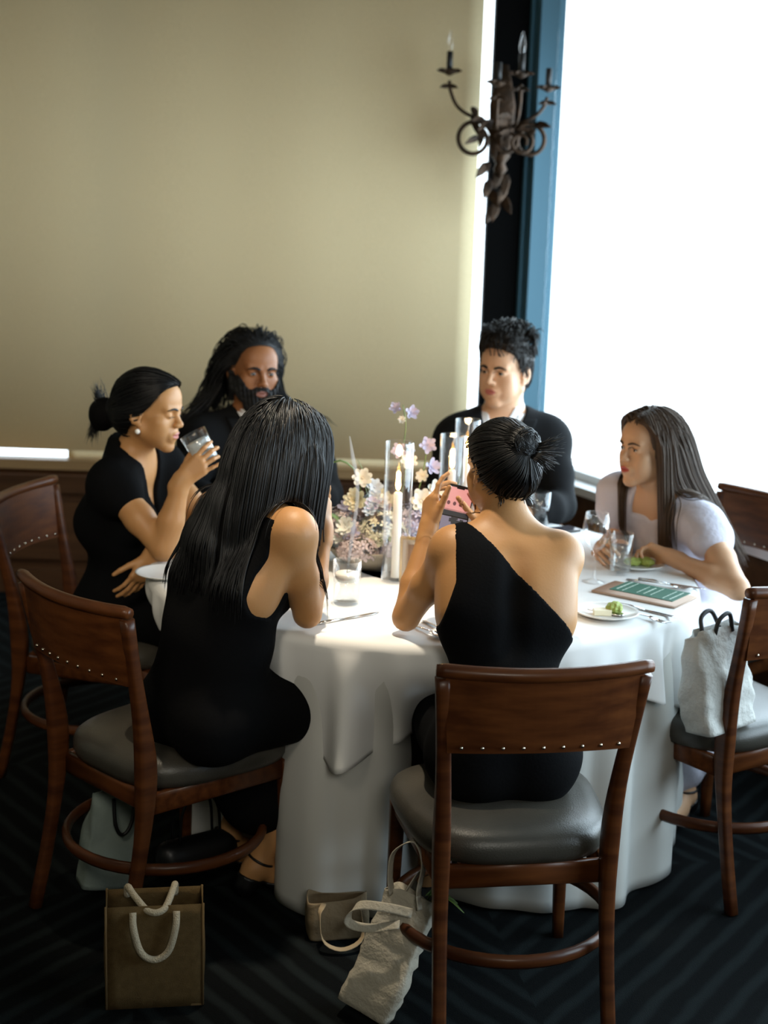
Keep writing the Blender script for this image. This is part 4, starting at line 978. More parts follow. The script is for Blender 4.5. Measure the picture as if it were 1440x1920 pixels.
sn.links.new(sv.outputs[0], so_.inputs['Volume'])
b = MB(); b.tube(spline([(-.090, 3.737, TT+.096), (-.080, 3.745, TT+.19), (-.071, 3.76, TT+.27), (-.0735, 3.765, TT+.33), (-.085, 3.77, TT+.385), (-.095, 3.775, TT+.44)], 30), np.interp(np.linspace(0, 1, 30), [0, .12, .5, .8, 1], [.003, .0058, .0055, .006, .002]), 8)
tag(b.build('smoke_wisp', sm), 'thin white wisp of smoke rising from the tumbler candle', 'smoke')
# hurricanes with taper candles
FL = mat('candle_flame', (1, .6, .2), .5, emit=(1, .50, .13), estr=30)
def hurricane(loc, r, h, ch, label, rc=.0115):
    o = empty('hurricane_candle', loc, 0, label, 'candle', 'taper candles in glass cylinders')
    MB().lathe([(0, 0), (r - .004, 0), (r, .004), (r, h - .002), (r - .001, h), (r - .0025, h - .001), (r - .003, .012), (0, .012)], n=32).build('glass_cylinder', GLASS, o)
    MB().lathe([(0, .0125), (rc*1.05, .0125), (rc, .02), (rc*.95, ch - .004), (rc*.6, ch), (0, ch - .001)], n=16).build('taper_candle', WAX, o)
    MB().tube([(0, 0, ch - .002), (0, 0, ch + .007)], .0009, 5).build('wick', BLACKMETAL, o)
    MB().lathe([(0, ch + .002), (.0055, ch + .009), (.0078, ch + .020), (.0060, ch + .034), (.0022, ch + .050), (0, ch + .058)], n=12).build('flame', FL, o)
    lamp('candle_light', 'POINT', (loc[0], loc[1], loc[2] + ch + .085), (loc[0], loc[1], 0), .9, (1, .58, .26), shadow_soft_size=.012)
    return o
hurricane((.037, 3.985, TT), .040, .395, .255, 'lit taper candle in the tall glass cylinder nearest the phone frame', .0125)
hurricane((.196, 4.270, TT), .038, .375, .270, 'lit taper candle in the glass cylinder just left of the bun')
hurricane((.246, 4.420, TT), .038, .400, .285, 'lit taper candle in the tallest and farthest glass cylinder')
# gilt table frame
fr = empty('table_card_frame', (.098, 3.975, TT), math.radians(-10), 'small gilt frame with a card standing between candle and raised arm', 'frame')
GILT = mat('gilt', (.50, .33, .13), .35, .8); CARD = mat('cream_card', (.62, .50, .38), .8); CARD2 = mat('brown_card', (.36, .21, .13), .8)
for nme, c, d in (('frame_rail', (0, 0, .0035), (.10, .012, .007)), ('frame_rail', (0, 0, .1265), (.10, .012, .007)), ('frame_stile', (-.0465, 0, .065), (.007, .012, .116)), ('frame_stile', (.0465, 0, .065), (.007, .012, .116))): MB().box(c, d).build(nme, GILT, fr, False)
MB().box((0, .002, .065), (.086, .003, .116)).build('card', CARD, fr, False); MB().box((0, -.0001, .065), (.055, .0012, .085)).build('card_print', CARD2, fr, False)
# plates with their food
CHINA = mat('white_china', (.80, .80, .78), .18, coat=.3); BUTTER = mat('butter', (.86, .82, .62), .5); GREEN = mat('green_garnish', (.36, .44, .10), .6, bump=(120, .5))
def plate(loc, label):
    o = empty('side_plate', loc, 0, label, 'plate', 'side plates'); MB().lathe([(0, .002), (.045, .002), (.05, 0), (.054, .002), (.082, .012), (.085, .0145), (.084, .016), (.078, .0145), (.053, .006), (0, .006)], n=48).build('plate_body', CHINA, o); return o
plate((.588, 3.700, TT), 'white side plate with butter, right of the one-shoulder dress'); plate((.752, 4.240, TT), 'white side plate with green garnish behind the tall water glass'); plate((-.600, 3.960, TT), 'white side plate at the left edge behind the long-haired woman')
tag(MB().box((0, 0, 0), (.045, .030, .014)).build('butter_pat', BUTTER, None, False), 'pale pat of butter on the near right side plate', 'butter').location = (.575, 3.690, TT + .0135)
v, q = skin(Field().el((0, 0, .014), (.019, .017, .013)).el((.008, .006, .016), (.012, .012, .011)), .002, 0, (), noise=folds(.002, 300, 1))
tag(raw('lime_wedge', v, q, GREEN), 'round green garnish beside the butter on the near plate', 'garnish').location = (.604, 3.700, TT + .0065)
v, q = skin(Field().el((0, 0, .011), (.022, .018, .011)).el((.02, .008, .008), (.014, .012, .008)), .002, 0, (), noise=folds(.002, 300, 2))
for k, (x, y) in enumerate(((.735, 4.235), (.785, 4.235))):
    o = raw('green_garnish', v, q, GREEN); o.location = (x, y, TT + .0065); o.rotation_euler = (0, 0, k*2.0); tag(o, ('green garnish on the far right plate seen through the water glass', 'green garnish on the far right plate beside the water glass')[k], 'garnish')
# menu card on a folded napkin
NAP = mat('dusty_pink_napkin', (.56, .42, .34), .85, spec=.1, bump=(400, .1)); MENU = mat('deep_green_card', (.035, .13, .085), .6); INK = mat('white_print', (.55, .66, .58), .7)
ma = math.atan2(3.934 - 4.043, .841 - .690)
nk_ = MB().sweep([(-.125, 0, .0), (-.05, 0, .0006), (.05, 0, .0004), (.125, 0, 0)], (.145, .007), (0, 1, 0), 16, 6).build('folded_napkin', NAP); nk_.location = (.722, 3.915, TT + .004); nk_.rotation_euler = (0, 0, ma); tag(nk_, 'folded dusty pink napkin lying under the green menu card', 'napkin')
mn = empty('menu_card', (.740, 3.932, TT + .0085), ma, 'green menu card with pale print, lying before the woman in lavender', 'menu'); MB().box((0, 0, 0), (.190, .115, .0016)).build('card_sheet', MENU, mn, False)
rr = random.Random(5); b = MB()
for c_ in range(9):
    x = -.080 + c_*.020; y = -.048 + rr.random()*.012
    while y < .043:
        L_ = rr.uniform(.006, .018)
        if c_ not in (2, 6): b.box((x, y + L_/2, .001), (.0030 if c_ % 4 else .0045, L_, .0004))
        y += L_ + .004
tag(b.build('print', INK, mn, False), kind='stuff')
# cutlery
def knife():
    o = empty('table_knife'); tag(o, 'x', 'knife'); MB().sweep([(0, 0, .003), (.04, 0, .0045), (.085, 0, .003)], [(.009, .006), (.011, .007), (.007, .005)], (0, 1, 0)).build('handle', STEEL, o); MB().sweep([(.085, 0, .003), (.11, .001, .003), (.17, .002, .003), (.20, .004, .003)], [(.008, .002), (.015, .0016), (.016, .0014), (.004, .0012)], (0, 1, 0)).build('blade', STEEL, o); return o
def fork():
    o = empty('table_fork'); tag(o, 'x', 'fork'); MB().sweep([(0, 0, .003), (.06, 0, .006), (.13, 0, .010)], [(.012, .003), (.006, .003), (.007, .003)], (0, 1, 0)).build('handle', STEEL, o); MB().sweep([(.13, 0, .010), (.142, 0, .008), (.155, 0, .006)], [(.007, .0025), (.020, .002), (.022, .002)], (0, 1, 0)).build('neck', STEEL, o)
    for k in range(4): y = -.009 + k*.006; MB().sweep([(.153, y, .006), (.175, y, .005), (.198, y, .008)], [(.0032, .002), (.003, .0018), (.0015, .001)], (0, 1, 0)).build('tine', STEEL, o)
    return o
def spoon():
    o = empty('teaspoon'); tag(o, 'x', 'spoon'); MB().sweep([(0, 0, .003), (.05, 0, .006), (.105, 0, .009)], [(.012, .003), (.006, .003), (.005, .003)], (0, 1, 0)).build('handle', STEEL, o)
    v, q = skin(Field().el((.132, 0, .010), (.027, .016, .006)).el((.132, 0, .0155), (.025, .0145, .0075), k=.002, neg=True), .0012); raw('spoon_bowl', v, q, STEEL, o); return o
kn, fk, sp_ = knife(), fork(), spoon()
def lay(src, used, loc, ang, label, grp='cutlery on the white tablecloth'):
    o = src if not used else copy_tree(src); o.location = loc; o.rotation_euler = (0, 0, math.radians(ang)); tag(o, label, None, grp); return o
lay(kn, 0, (.632, 3.815, TT), -42, 'knife lying along the near side of the green menu')
lay(fk, 0, (.606, 3.770, TT), -48, 'fork between the butter plate and the knife')
lay(kn, 1, (.735, 4.090, TT), -30, 'knife on the far side of the green menu')
lay(fk, 1, (.700, 4.080, TT), -32, 'fork reaching from the water glass past the green menu')
lay(sp_, 0, (.500, 3.765, TT), -35, 'teaspoon by the foot of the wine glass, near the bare shoulder')
lay(kn, 1, (-.160, 3.530, TT), 38, 'knife beside the right elbow of the long-haired woman')
lay(sp_, 1, (.070, 3.560, TT), -55, 'spoon beside the left elbow in the one-shoulder dress')
lay(fk, 1, (.110, 3.590, TT), -62, 'fork beside the one-shoulder dress, right of the spoon')
lay(kn, 1, (-.520, 3.900, TT), 62, 'knife at left, between the long-haired woman and the drinking woman')
# phone lying on the cloth and the phone in hand
PB = mat('black_phone', (.008, .008, .009), .15, spec=.6); SCR = mat('screen_dark', (.01, .01, .012), .1, emit=(.10, .10, .13), estr=.3)
def phone(loc, R, label, lit):
    o = empty('phone', loc); o.rotation_euler = Matrix([[float(x) for x in r] for r in R]).to_euler(); tag(o, label, 'phone')
    b = MB(); n = 32; pr = []
    for z, s_ in ((-.0038, .97), (-.0030, 1), (.0030, 1), (.0038, .97)):
        for k in range(n):
            q = 2*math.pi*k/n; c, s2 = math.cos(q), math.sin(q); p = 9; pr.append((math.copysign(abs(c)**(2/p), c)*.0358*s_, math.copysign(abs(s2)**(2/p), s2)*.0735*s_, z))
    b.add(pr, [(i*n+k, i*n+(k+1) % n, (i+1)*n+(k+1) % n, (i+1)*n+k) for i in range(3) for k in range(n)] + [tuple(range(n-1, -1, -1)), tuple(3*n+k for k in range(n))]); b.build('phone_body', PB, o, False)
    if not lit: MB().box((0, 0, .0039), (.066, .142, .0003)).build('screen', SCR, o, False); return o
    E_ = lambda nm, c, st=1: mat(nm, tuple(x*.2 for x in c), .3, emit=c, estr=st)
    z = .0041
    MB().box((0, .037, z), (.066, .060, .0003)).build('screen', E_('screen_rose', (.72, .30, .27)), o, False)
    MB().box((0, -.038, z), (.066, .060, .0003)).build('screen', E_('screen_mauve', (.20, .17, .22)), o, False)
    MB().box((0, .003, z), (.066, .016, .0003)).build('screen', E_('screen_black', (.012, .012, .016)), o, False)
    MB().box((0, .0665, z + .0001), (.020, .005, .0003)).build('notch', PB, o, False)
    dk = E_('screen_dark_rose', (.12, .03, .035))
    for k in range(4):
        b = MB(); c = (-.023 + k*.0155, .026, z + .0003); m_ = 12; b.add([c] + [(c[0] + .0042*math.cos(2*math.pi*j/m_), c[1] + .0052*math.sin(2*math.pi*j/m_), c[2]) for j in range(m_)], [(0, 1+j, 1+(j+1) % m_) for j in range(m_)]); b.build('screen_dot', dk, o, False)
    bk_ = MATS['screen_black']; r_ = random.Random(2); b = MB()
    for k in range(14):
        x, y = r_.uniform(-.026, .026), r_.uniform(-.063, -.010); w, h = r_.uniform(.008, .022), r_.uniform(.004, .014); b.box((x*.8, y, z + .0002 + k*.00001), (w, h, .0003))
    b.build('screen_silhouette', bk_, o, False)
    return o
yz = nrm(V(.20, .22, 1)); zz = V(.12, -1, .30); zz = nrm(zz - yz*(zz @ yz)); xx = np.cross(yz, zz)
phone((.178, 3.612, 1.032), np.stack([xx, yz, zz], 1), 'phone held up by the woman in the one-shoulder dress, its screen lit', True)
phone((.570, 4.690, TT + .004), np.array(Matrix.Rotation(-1.0, 3, 'Z')), 'dark phone lying on the far tablecloth before the clean-shaven man', False)

# ------------------------------------------------------------------ flower arrangement
fa = empty('flower_arrangement', (-.02, 4.16, TT), 0, 'low centrepiece of lavender and white flowers with tall loose stems', 'flowers')
PETW = mat('white_petal', (.78, .78, .72), .6, sss=.1); PETL = mat('lavender_petal', (.55, .52, .66), .6, sss=.1); PETP = mat('dusty_pink_petal', (.58, .47, .46), .6, sss=.1); PETB = mat('pale_blue_petal', (.52, .60, .68), .6, sss=.1)
PETY = mat('cream_petal', (.72, .69, .52), .6, sss=.1); LEAF = mat('leaf_green', (.10, .17, .035), .5); STEM = mat('stem_green', (.17, .24, .07), .5); POT = mat('stone_bowl', (.30, .27, .22), .8)
MB().lathe([(0, 0), (.075, 0), (.12, .03), (.15, .065), (.145, .068), (.10, .04), (0, .03)], n=32).build('bowl', POT, fa)
fr_ = np.random.RandomState(12)
def petal_mesh(nm, m, L_, w_, npet, cup, layers=1):
    b = MB()
    for ly in range(layers):
        for k in range(npet):
            a = 2*math.pi*(k + .5*ly)/npet + fr_.uniform(-.15, .15); sc = 1 - .25*ly; cu = cup + .45*ly; vs = []
            for i, t in enumerate((0, .3, .65, .9, 1)):
                wd = w_*sc*(.25, .75, 1, .7, .2)[i]; r_ = L_*sc*t; zc = L_*sc*(cu*t*t + .06*math.sin(3*t))
                for sx in (-1, 0, 1): vs.append((r_*math.cos(a) - sx*wd/2*math.sin(a), r_*math.sin(a) + sx*wd/2*math.cos(a), zc + (.12*wd if sx else 0)))
            b.add(vs, [(i*3 + j, i*3 + j + 1, i*3 + j + 4, i*3 + j + 3) for i in range(4) for j in range(2)])
    b.ball((0, 0, L_*.06), L_*.14, 6); return b
protos = {}
def blossom(kind, p, d, size):
    if kind not in protos:
        m, npet, cup, ly, wr = {'white': (PETW, 7, .5, 2, .62), 'lav': (PETL, 5, .55, 2, .58), 'pink': (PETP, 8, .7, 3, .6), 'blue': (PETB, 6, .4, 2, .6), 'cream': (PETY, 9, .8, 3, .55)}[kind]
        b = petal_mesh(kind, m, 1.0, wr, npet, cup, ly); o = b.build('blossom', m, fa); protos[kind] = o
    else:
        o = protos[kind].copy(); COL.objects.link(o); o.parent = fa
    o.location = p; o.scale = (size,)*3; o.rotation_euler = Vector(d).to_track_quat('Z', 'Y').to_euler(); o.rotation_euler.rotate_axis('Z', fr_.uniform(0, 6)); return o
# hydrangea-like domes of small florets (uncountable), with larger blossoms over them
def dome(c, r, m, n, fs_):
    b = MB()
    for i in range(n):
        v = fr_.randn(3); v = nrm(v); v[2] = abs(v[2])*.9 - .15; v = nrm(v); p = np.asarray(c) + v*np.asarray(r)*fr_.uniform(.86, 1.05); Mf = frame(nrm(np.cross(v, V(.3, .5, .8))), v); a0 = fr_.uniform(0, 1.5)
        for k in range(4):
            a = a0 + k*math.pi/2; q = [(0, 0, 0), (.7*math.cos(a - .5), .7*math.sin(a - .5), .12), (1.1*math.cos(a), 1.1*math.sin(a), .2), (.7*math.cos(a + .5), .7*math.sin(a + .5), .12)]
            b.add([p + Mf @ (V(*x)*fs_) for x in q], [(0, 1, 2, 3)])
    o = b.build('floret_cluster', m, fa, False); o['kind'] = 'stuff'
for c, r, m, n in (((.11, -.03, .115), (.075, .07, .08), PETL, 210), ((.02, -.06, .10), (.075, .07, .075), PETY, 190), ((-.10, -.03, .10), (.075, .07, .075), PETP, 190), ((.17, .04, .12), (.07, .07, .08), PETL, 170), ((-.02, .05, .13), (.08, .07, .08), PETB, 180), ((-.17, .02, .10), (.06, .06, .07), PETY, 140), ((.07, -.11, .07), (.06, .05, .05), PETL, 120), ((-.05, -.11, .065), (.06, .05, .05), PETP, 120)): dome(c, r, m, n, .0125)
for i in range(34):
    a = fr_.uniform(0, 6.28); r_ = fr_.uniform(.02, .2); p = V(r_*math.cos(a)*1.1, r_*math.sin(a)*.6 - .02, .165 + fr_.uniform(-.03, .05) - r_*.25); blossom(('white', 'lav', 'pink', 'blue', 'white', 'cream')[i % 6], p, (p[0]*2, p[1]*2 - .25, .35), fr_.uniform(.018, .030))
def stem(pts, fl):
    pts = spline(pts, 16); MB().tube(pts, .0018, 5).build('stem', STEM, fa)
    for kind, p, d, s_ in fl: blossom(kind, p, d, s_)
# tall stems (local to the arrangement)
stem([(.04, .02, .10), (.06, .03, .28), (.075, .03, .40), (.065, .02, .47)], [('lav', (.045, .0, .462), (-.2, -.8, .4), .019), ('lav', (.088, .0, .452), (.3, -.8, .2), .022), ('white', (.063, 0, .43), (-.1, -.9, .3), .012)])
stem([(.05, .0, .10), (.075, .0, .25), (.078, -.02, .34)], [('lav', (.060, -.03, .345), (-.3, -.9, .3), .024), ('white', (.084, -.03, .315), (.2, -.9, .4), .026), ('blue', (.085, -.02, .35), (.5, -.6, .4), .018)])
stem([(.09, .0, .12), (.125, .0, .26), (.138, -.01, .36)], [('lav', (.138, -.02, .362), (.1, -.9, .2), .026), ('lav', (.150, -.02, .30), (.5, -.8, .3), .026), ('white', (.128, -.01, .27), (-.3, -.8, .3), .02)])
stem([(-.03, .0, .10), (-.05, 0, .2), (-.045, -.01, .27)], [('white', (-.045, -.02, .26), (0, -.9, .4), .030), ('cream', (-.06, -.04, .20), (-.2, -.9, .3), .034), ('blue', (-.01, -.02, .235), (.2, -.8, .4), .026)])
stem([(-.12, .0, .10), (-.17, 0, .2), (-.175, -.01, .26)], [('white', (-.175, -.02, .215), (-.3, -.8, .3), .028), ('white', (-.155, -.03, .165), (-.2, -.8, .5), .026)])
stem([(.13, .0, .12), (.17, 0, .2), (.175, -.01, .23)], [('white', (.125, -.05, .205), (.1, -.9, .4), .036), ('white', (.165, -.03, .235), (.3, -.8, .3), .03)])
def blade(pts, w):
    pts = spline(pts, 14); MB().sweep(pts, [(w*math.sin(math.pi*(.12 + .86*i/13)), .0012) for i in range(14)], (0, 1, .3), 6).build('leaf', LEAF, fa)
blade([(.0, .0, .10), (-.04, .0, .24), (-.10, 0, .305), (-.16, -.01, .285), (-.20, -.02, .25)], .012)
blade([(-.005, .0, .10), (-.02, .0, .20), (-.045, 0, .28), (-.06, -.0, .31)], .010)
blade([(.15, .02, .10), (.21, .02, .20), (.235, .02, .26), (.24, .0, .31)], .014)
for i in range(26):
    a = fr_.uniform(0, 6.28); p0 = V(.10*math.cos(a), .06*math.sin(a) - .02, .06); p1 = V(.20*math.cos(a)*1.05, .13*math.sin(a) - .02, .07 + fr_.uniform(0, .12)); blade([p0, (p0 + p1)/2 + V(0, 0, .03), p1], .03)

# ------------------------------------------------------------------ wall sconce on the corner column
sc = empty('wall_sconce', (.44, 6.36, 2.10), 0, 'ornate bronze candelabra wall sconce with scrolling arms and candle bulbs', 'wall lamp')
sc.scale = (1.0, 1.0, 1.0)
b = MB(); b.sweep([(0, -.0, -.16), (0, -.004, -.05), (0, -.004, .10), (0, -.0, .26)], [(.03, .02), (.10, .025), (.11, .025), (.04, .02)], (1, 0, 0), 16, 2.4); b.build('backplate', BRONZE, sc)
BULB = glass_mat('bulb_glass'); CSL = mat('black_candle_sleeve', (.012, .011, .01), .5)
def scroll(c, r0, r1, a0, turns, y, n=34):
    return [(c[0] + (r0 + (r1 - r0)*u)*math.cos(a0 + turns*6.283*u), y, c[1] + (r0 + (r1 - r0)*u)*math.sin(a0 + turns*6.283*u)) for u in np.linspace(0, 1, n)]
def leaf3(par, c, d, L_, w_):
    d = nrm(d); s_ = nrm(np.cross(d, V(0, 1, 0.2))); b = MB(); pts = [np.asarray(c) + d*L_*t + V(0, -.25*L_*t*t, -.35*L_*t*t) for t in (0, .35, .7, 1)]
    b.sweep(pts, [(w_*.4, .003), (w_, .003), (w_*.8, .003), (w_*.1, .002)], s_, 8); b.build('acanthus_leaf', BRONZE, par)
def arm(pts, tip, bulb):
    a_ = MB().tube(spline(pts, 30), .0075, 8).build('arm', BRONZE, sc); tip = V(*tip)
    MB().lathe([(0, -.012), (.012, -.008), (.030, .004), (.034, .012), (.026, .012), (.010, .004), (0, .004)], tip, 14).build('drip_cup', BRONZE, a_)
    for k in range(6):
        q = k*math.pi/3; leaf3(a_, tip + V(0, 0, .0), (math.cos(q), math.sin(q), .55), .060, .022); leaf3(a_, tip + V(0, 0, -.05), (math.cos(q), math.sin(q), .1), .038, .018)
    MB().lathe([(0, .004), (.0125, .004), (.0125, .085), (0, .087)], tip, 12).build('candle_sleeve', CSL, a_)
    if bulb: MB().lathe([(.008, .087), (.013, .100), (.0145, .118), (.009, .145), (.002, .172), (0, .174)], tip, 14).build('bulb', BULB, a_)
arm([(-.03, -.02, .0), (-.09, -.05, .035), (-.15, -.06, .055), (-.195, -.06, .09), (-.222, -.06, .15), (-.226, -.06, .185)], (-.228, -.06, .215), True)
arm([(.03, -.02, .0), (.09, -.06, .03), (.14, -.07, .06), (.170, -.07, .10), (.178, -.07, .13)], (.180, -.07, .160), False)
arm([(-.01, -.03, .0), (-.03, -.15, .0), (-.035, -.20, .06), (-.035, -.20, .13)], (-.035, -.20, .165), False)
arm([(.02, -.03, .0), (.05, -.13, .02), (.06, -.16, .09), (.06, -.16, .17)], (.06, -.16, .205), True)
for pts, r_ in ((scroll((-.115, -.045), .075, .050, .3, 1.15, -.05), .010), (scroll((.115, -.045), .070, .045, 2.6, -1.2, -.06), .010), (scroll((.02, -.05), .060, .025, 1.2, 1.4, -.10), .009), (scroll((.075, -.055), .055, .022, 2.0, -1.4, -.12), .008)): MB().tube(pts, r_, 8).build('scroll', BRONZE, sc)
for i in range(16):
    a = fr_.uniform(0, 6.28); leaf3(sc, V(fr_.uniform(-.14, .14), -.06 - fr_.rand()*.06, fr_.uniform(-.05, .05)), (math.cos(a), -.5, math.sin(a)), .075, .032)
MB().lathe([(0, -.20), (.012, -.19), (.030, -.165), (.018, -.14), (.040, -.11), (.028, -.08), (0, -.07)], (0, -.05, 0), 16).build('finial', BRONZE, sc)
for i in range(9): leaf3(sc, V(fr_.uniform(-.05, .05), -.03, -.14 - i*.022), (fr_.uniform(-1, 1), -.3, -.6), .07, .045)

# ------------------------------------------------------------------ bags
JUTE = mat('brown_jute', (.16, .105, .045), .95, spec=.1, bump=(420, .6, (1, 1, 3)), var=((.12, .078, .032), 60, (1, 1, 1))); JUTED = mat('jute_seam', (.15, .098, .045), .95, spec=.1); ROPE = mat('cream_rope', (.50, .43, .31), .9, spec=.1, bump=(300, .6))
jb = empty('jute_bag', (-.490, 3.065, 0), math.radians(9), 'square brown jute tote with thick cream rope handles on the carpet', 'bag')
w_, d_, h_ = .215, .105, .245
def panel(nm, p, m=JUTE, th=.002):
    """open box side with a slight bulge"""
    p = [V(*x) for x in p]; n = 8; vs = []; nn = nrm(np.cross(p[1] - p[0], p[3] - p[0]))
    for off in (0, -th):
        for j in range(n + 1):
            for i in range(n + 1):
                u, v = i/n, j/n; q = (p[0]*(1-u) + p[1]*u)*(1-v) + (p[3]*(1-u) + p[2]*u)*v; vs.append(q + nn*(off + .007*math.sin(math.pi*u)*math.sin(math.pi*min(1, v*1.1))))
    N = (n+1)**2; fs = []
    for j in range(n):
        for i in range(n): a = j*(n+1) + i; fs += [(a, a+1, a+n+2, a+n+1), (N+a+1, N+a, N+a+n+1, N+a+n+2)]
    for i in range(n): fs += [(i+1, i, N+i, N+i+1), (n*(n+1)+i, n*(n+1)+i+1, N+n*(n+1)+i+1, N+n*(n+1)+i), (i*(n+1), (i+1)*(n+1), N+(i+1)*(n+1), N+i*(n+1)), ((i+1)*(n+1)+n, i*(n+1)+n, N+i*(n+1)+n, N+(i+1)*(n+1)+n)]
    return raw(nm, vs, fs, m, jb)
x, y = w_/2, d_/2
panel('front_panel', [(-x, -y, 0), (x, -y, 0), (x*1.0, -y*.86, h_), (-x*1.0, -y*.86, h_)]); panel('back_panel', [(x, y, 0), (-x, y, 0), (-x, y*.86, h_), (x, y*.86, h_)])
panel('gusset', [(-x, y, 0), (-x, -y, 0), (-x, -y*.86, h_), (-x, y*.86, h_)]); panel('gusset', [(x, -y, 0), (x, y, 0), (x, y*.86, h_), (x, -y*.86, h_)])
MB().box((0, 0, .003), (w_, d_, .005)).build('base', JUTED, jb, False)
for s1, s2 in ((-1, -1), (1, -1), (-1, 1), (1, 1)): MB().tube([(s1*x, s2*y, .002), (s1*x, s2*y*.86, h_ + .002)], .003, 6).build('seam', JUTED, jb)
MB().tube(spline([(-.048, -y*.86 - .004, h_ - .012), (-.046, -y - .012, h_ - .045), (-.030, -y - .018, h_ - .098), (.0, -y - .019, h_ - .116), (.030, -y - .018, h_ - .098), (.046, -y - .012, h_ - .045), (.048, -y*.86 - .004, h_ - .012)], 36), .0080, 10).build('rope_handle', ROPE, jb)
MB().tube(spline([(-.062, y*.86 - .010, h_ - .012), (-.060, y*.5, h_ + .014), (-.045, -.004, h_ + .006), (-.012, -y*.9, h_ - .012), (.02, -y*.9, h_ - .008), (.040, 0, h_ + .012), (.046, y*.5, h_ + .016), (.046, y*.86 - .010, h_ - .012)], 36), .0078, 10).build('rope_handle', ROPE, jb)
# soft cloth bags
CANV = mat('cream_canvas', (.46, .42, .34), .9, spec=.1, bump=(120, .35)); CANVB = mat('white_bag_cloth', (.55, .55, .52), .85, spec=.15, bump=(60, .5)); GREENB = mat('pale_green_paper', (.22, .27, .25), .75, spec=.2, bump=(18, .8))
def soft_bag(name, loc, M, w, d, h, m, label, seed, crumple=.008, parent=None, top=1.0):
    o = empty(name, loc, 0, label, 'bag'); o.rotation_euler = Matrix([[float(x) for x in r] for r in M]).to_euler(); n, nz = 40, 22; vs = []; fo = folds(crumple, 26, seed); fo2 = folds(crumple*.4, 80, seed + 1)
    for j in range(nz + 1):
        v = j/nz; pinch = 1 - .45*v**2.2
        for k in range(n):
            q = 2*math.pi*k/n; c, s_ = math.cos(q), math.sin(q); p = 7 - 2*v; pos = V(math.copysign(abs(c)**(2/p), c)*w/2*(1 + (top - 1)*v), math.copysign(abs(s_)**(2/p), s_)*d/2*pinch, h*v)
            pos = pos*V(1, 1, 1) + nrm(V(c, s_*1.5, 0))*(fo(pos) + fo2(pos))*(.3 + .7*min(1, v*3)); pos[2] += (.012*math.sin(q*2 + seed) if j == nz else 0); vs.append(pos)
    fs = [(j*n+k, j*n+(k+1) % n, (j+1)*n+(k+1) % n, (j+1)*n+k) for j in range(nz) for k in range(n)] + [tuple(range(n-1, -1, -1))]
    b_ = raw('bag_body', vs, fs, m, o); so = b_.modifiers.new('thickness', 'SOLIDIFY'); so.thickness = .0018; return o
def rot(az, tilt, about):
    return np.array(Matrix.Rotation(math.radians(tilt), 3, Vector(about)) @ Matrix.Rotation(math.radians(az), 3, 'Z'))
# slumped cream tote by the table foot
M = rot(-28, 24, (-.45, .9, 0)); tt = soft_bag('tote_bag', (-.005, 3.005, .016), M, .130, .070, .275, CANV, 'slumped cream canvas tote with ribbon handles beside the front chair leg', 4, .009)
for sy, pts in ((-1, [(-.045, -.020, .262), (-.060, -.035, .30), (-.07, -.045, .355), (-.04, -.03, .395), (-.005, -.02, .36), (.01, -.02, .30), (.03, -.018, .262)]), (1, [(-.03, .018, .262), (-.02, .03, .33), (.02, .035, .405), (.05, .03, .36), (.045, .02, .262)])):
    MB().sweep(spline(pts, 34), (.026, .0025), (0, 1, .2), 8).build('strap', CANV, tt)
MB().sweep(spline([(.02, -.03, .25), (-.03, -.055, .24), (-.09, -.07, .215), (-.10, -.06, .17), (-.05, -.055, .18), (.01, -.05, .22)], 30), (.022, .002), (.2, .5, 1), 8).build('ribbon', CANV, tt)
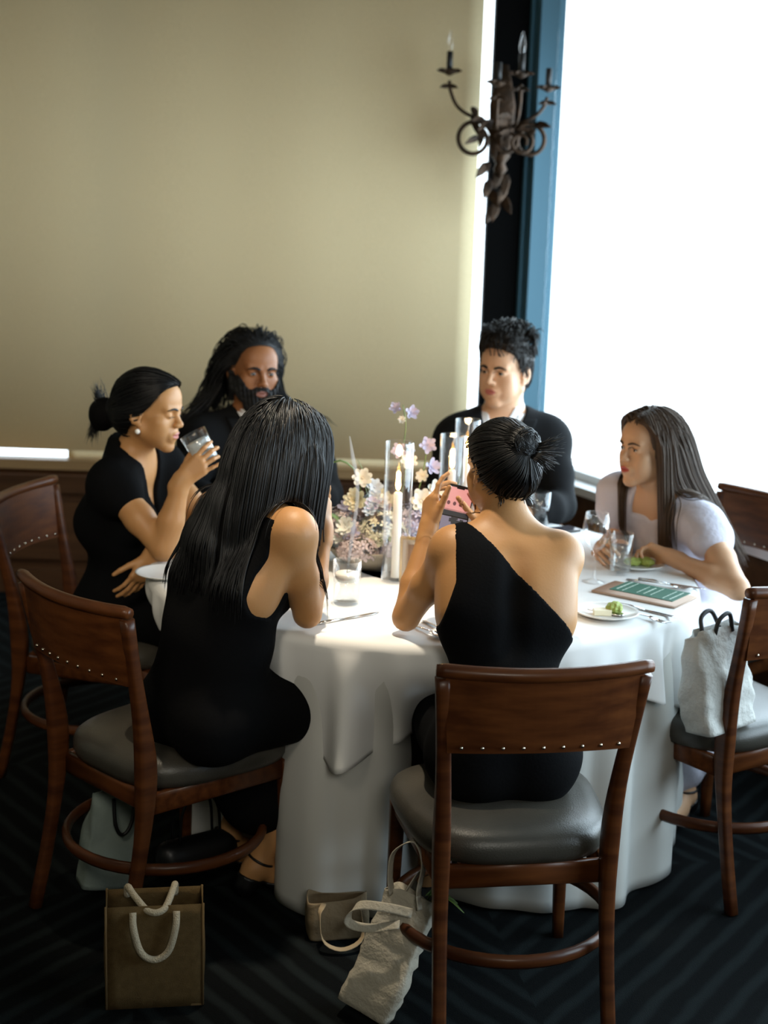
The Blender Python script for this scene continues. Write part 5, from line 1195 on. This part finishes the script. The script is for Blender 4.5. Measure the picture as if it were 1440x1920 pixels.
for k in range(5):
    a = k*1.3; MB().sweep(spline([(.03, 0, .27), (.05 + .02*math.cos(a), .01*math.sin(a), .31), (.07 + .05*math.cos(a), .05*math.sin(a), .30)], 8), [(.004, .001), (.014, .001), (.02, .001), (.024, .001), (.024, .001), (.02, .001), (.012, .001), (.003, .001)], (0, 1, 0), 6).build('leaf', LEAF, tt)
# tan bag behind it, under the cloth hem
tb2 = soft_bag('paper_bag', (-.085, 3.385, .002), rot(12, 0, (1, 0, 0)), .15, .08, .10, mat('tan_paper', (.22, .16, .09), .8, bump=(30, .6)), 'small tan bag with loop handles half under the tablecloth hem', 9, .004)
MB().sweep(spline([(-.04, -.03, .095), (-.055, -.06, .080), (-.05, -.095, .03), (-.005, -.11, .012), (.045, -.095, .03), (.05, -.05, .075), (.045, -.03, .095)], 26), (.014, .002), (0, 1, .3), 8).build('handle', mat('tan_strap', (.34, .26, .16), .9), tb2)
# pale green bag under the left chair
gb = soft_bag('gift_bag', (-.700, 3.600, .010), rot(25, 9, (0, 1, 0)), .155, .08, .26, GREENB, 'pale green bag on the floor under the left front chair', 6, .006)
MB().tube(spline([(-.03, -.03, .255), (-.02, -.05, .19), (.0, -.055, .165), (.02, -.05, .19), (.03, -.03, .255)], 20), .005, 8).build('handle', BLACKMETAL, gb)
# black handbag strap under the same chair
hb_ = empty('handbag', (-.470, 3.640, 0), math.radians(35), 'small black handbag with thin straps under the left front chair', 'bag'); v, q = skin(Field().rc((-.07, 0, .06), (.07, 0, .06), .045, .045, .03).rc((-.08, 0, .10), (.08, 0, .10), .035, .035, .03), .006); raw('handbag_body', v, q, BLACKMETAL, hb_)
for dx in (-.02, .025): MB().tube(spline([(-.06, dx, .12), (-.05, dx, .22), (.0, dx, .27), (.05, dx, .22), (.06, dx, .12)], 20), .004, 6).build('strap', BLACKMETAL, hb_)
# white bag standing on the empty chair
wb_ = soft_bag('white_bag', (.900, 3.660, .478), rot(38, -8, (.6, .8, 0)), .20, .10, .26, CANVB, 'crumpled white bag standing on the seat of the empty right chair', 12, .010)
for sy in (-1, 1): MB().tube(spline([(-.03, sy*.02, .25), (-.02, sy*.03, .29), (.02, sy*.03, .30), (.04, sy*.02, .25)], 16), .006, 8).build('handle', mat('dark_handle', (.02, .02, .02), .6), wb_)
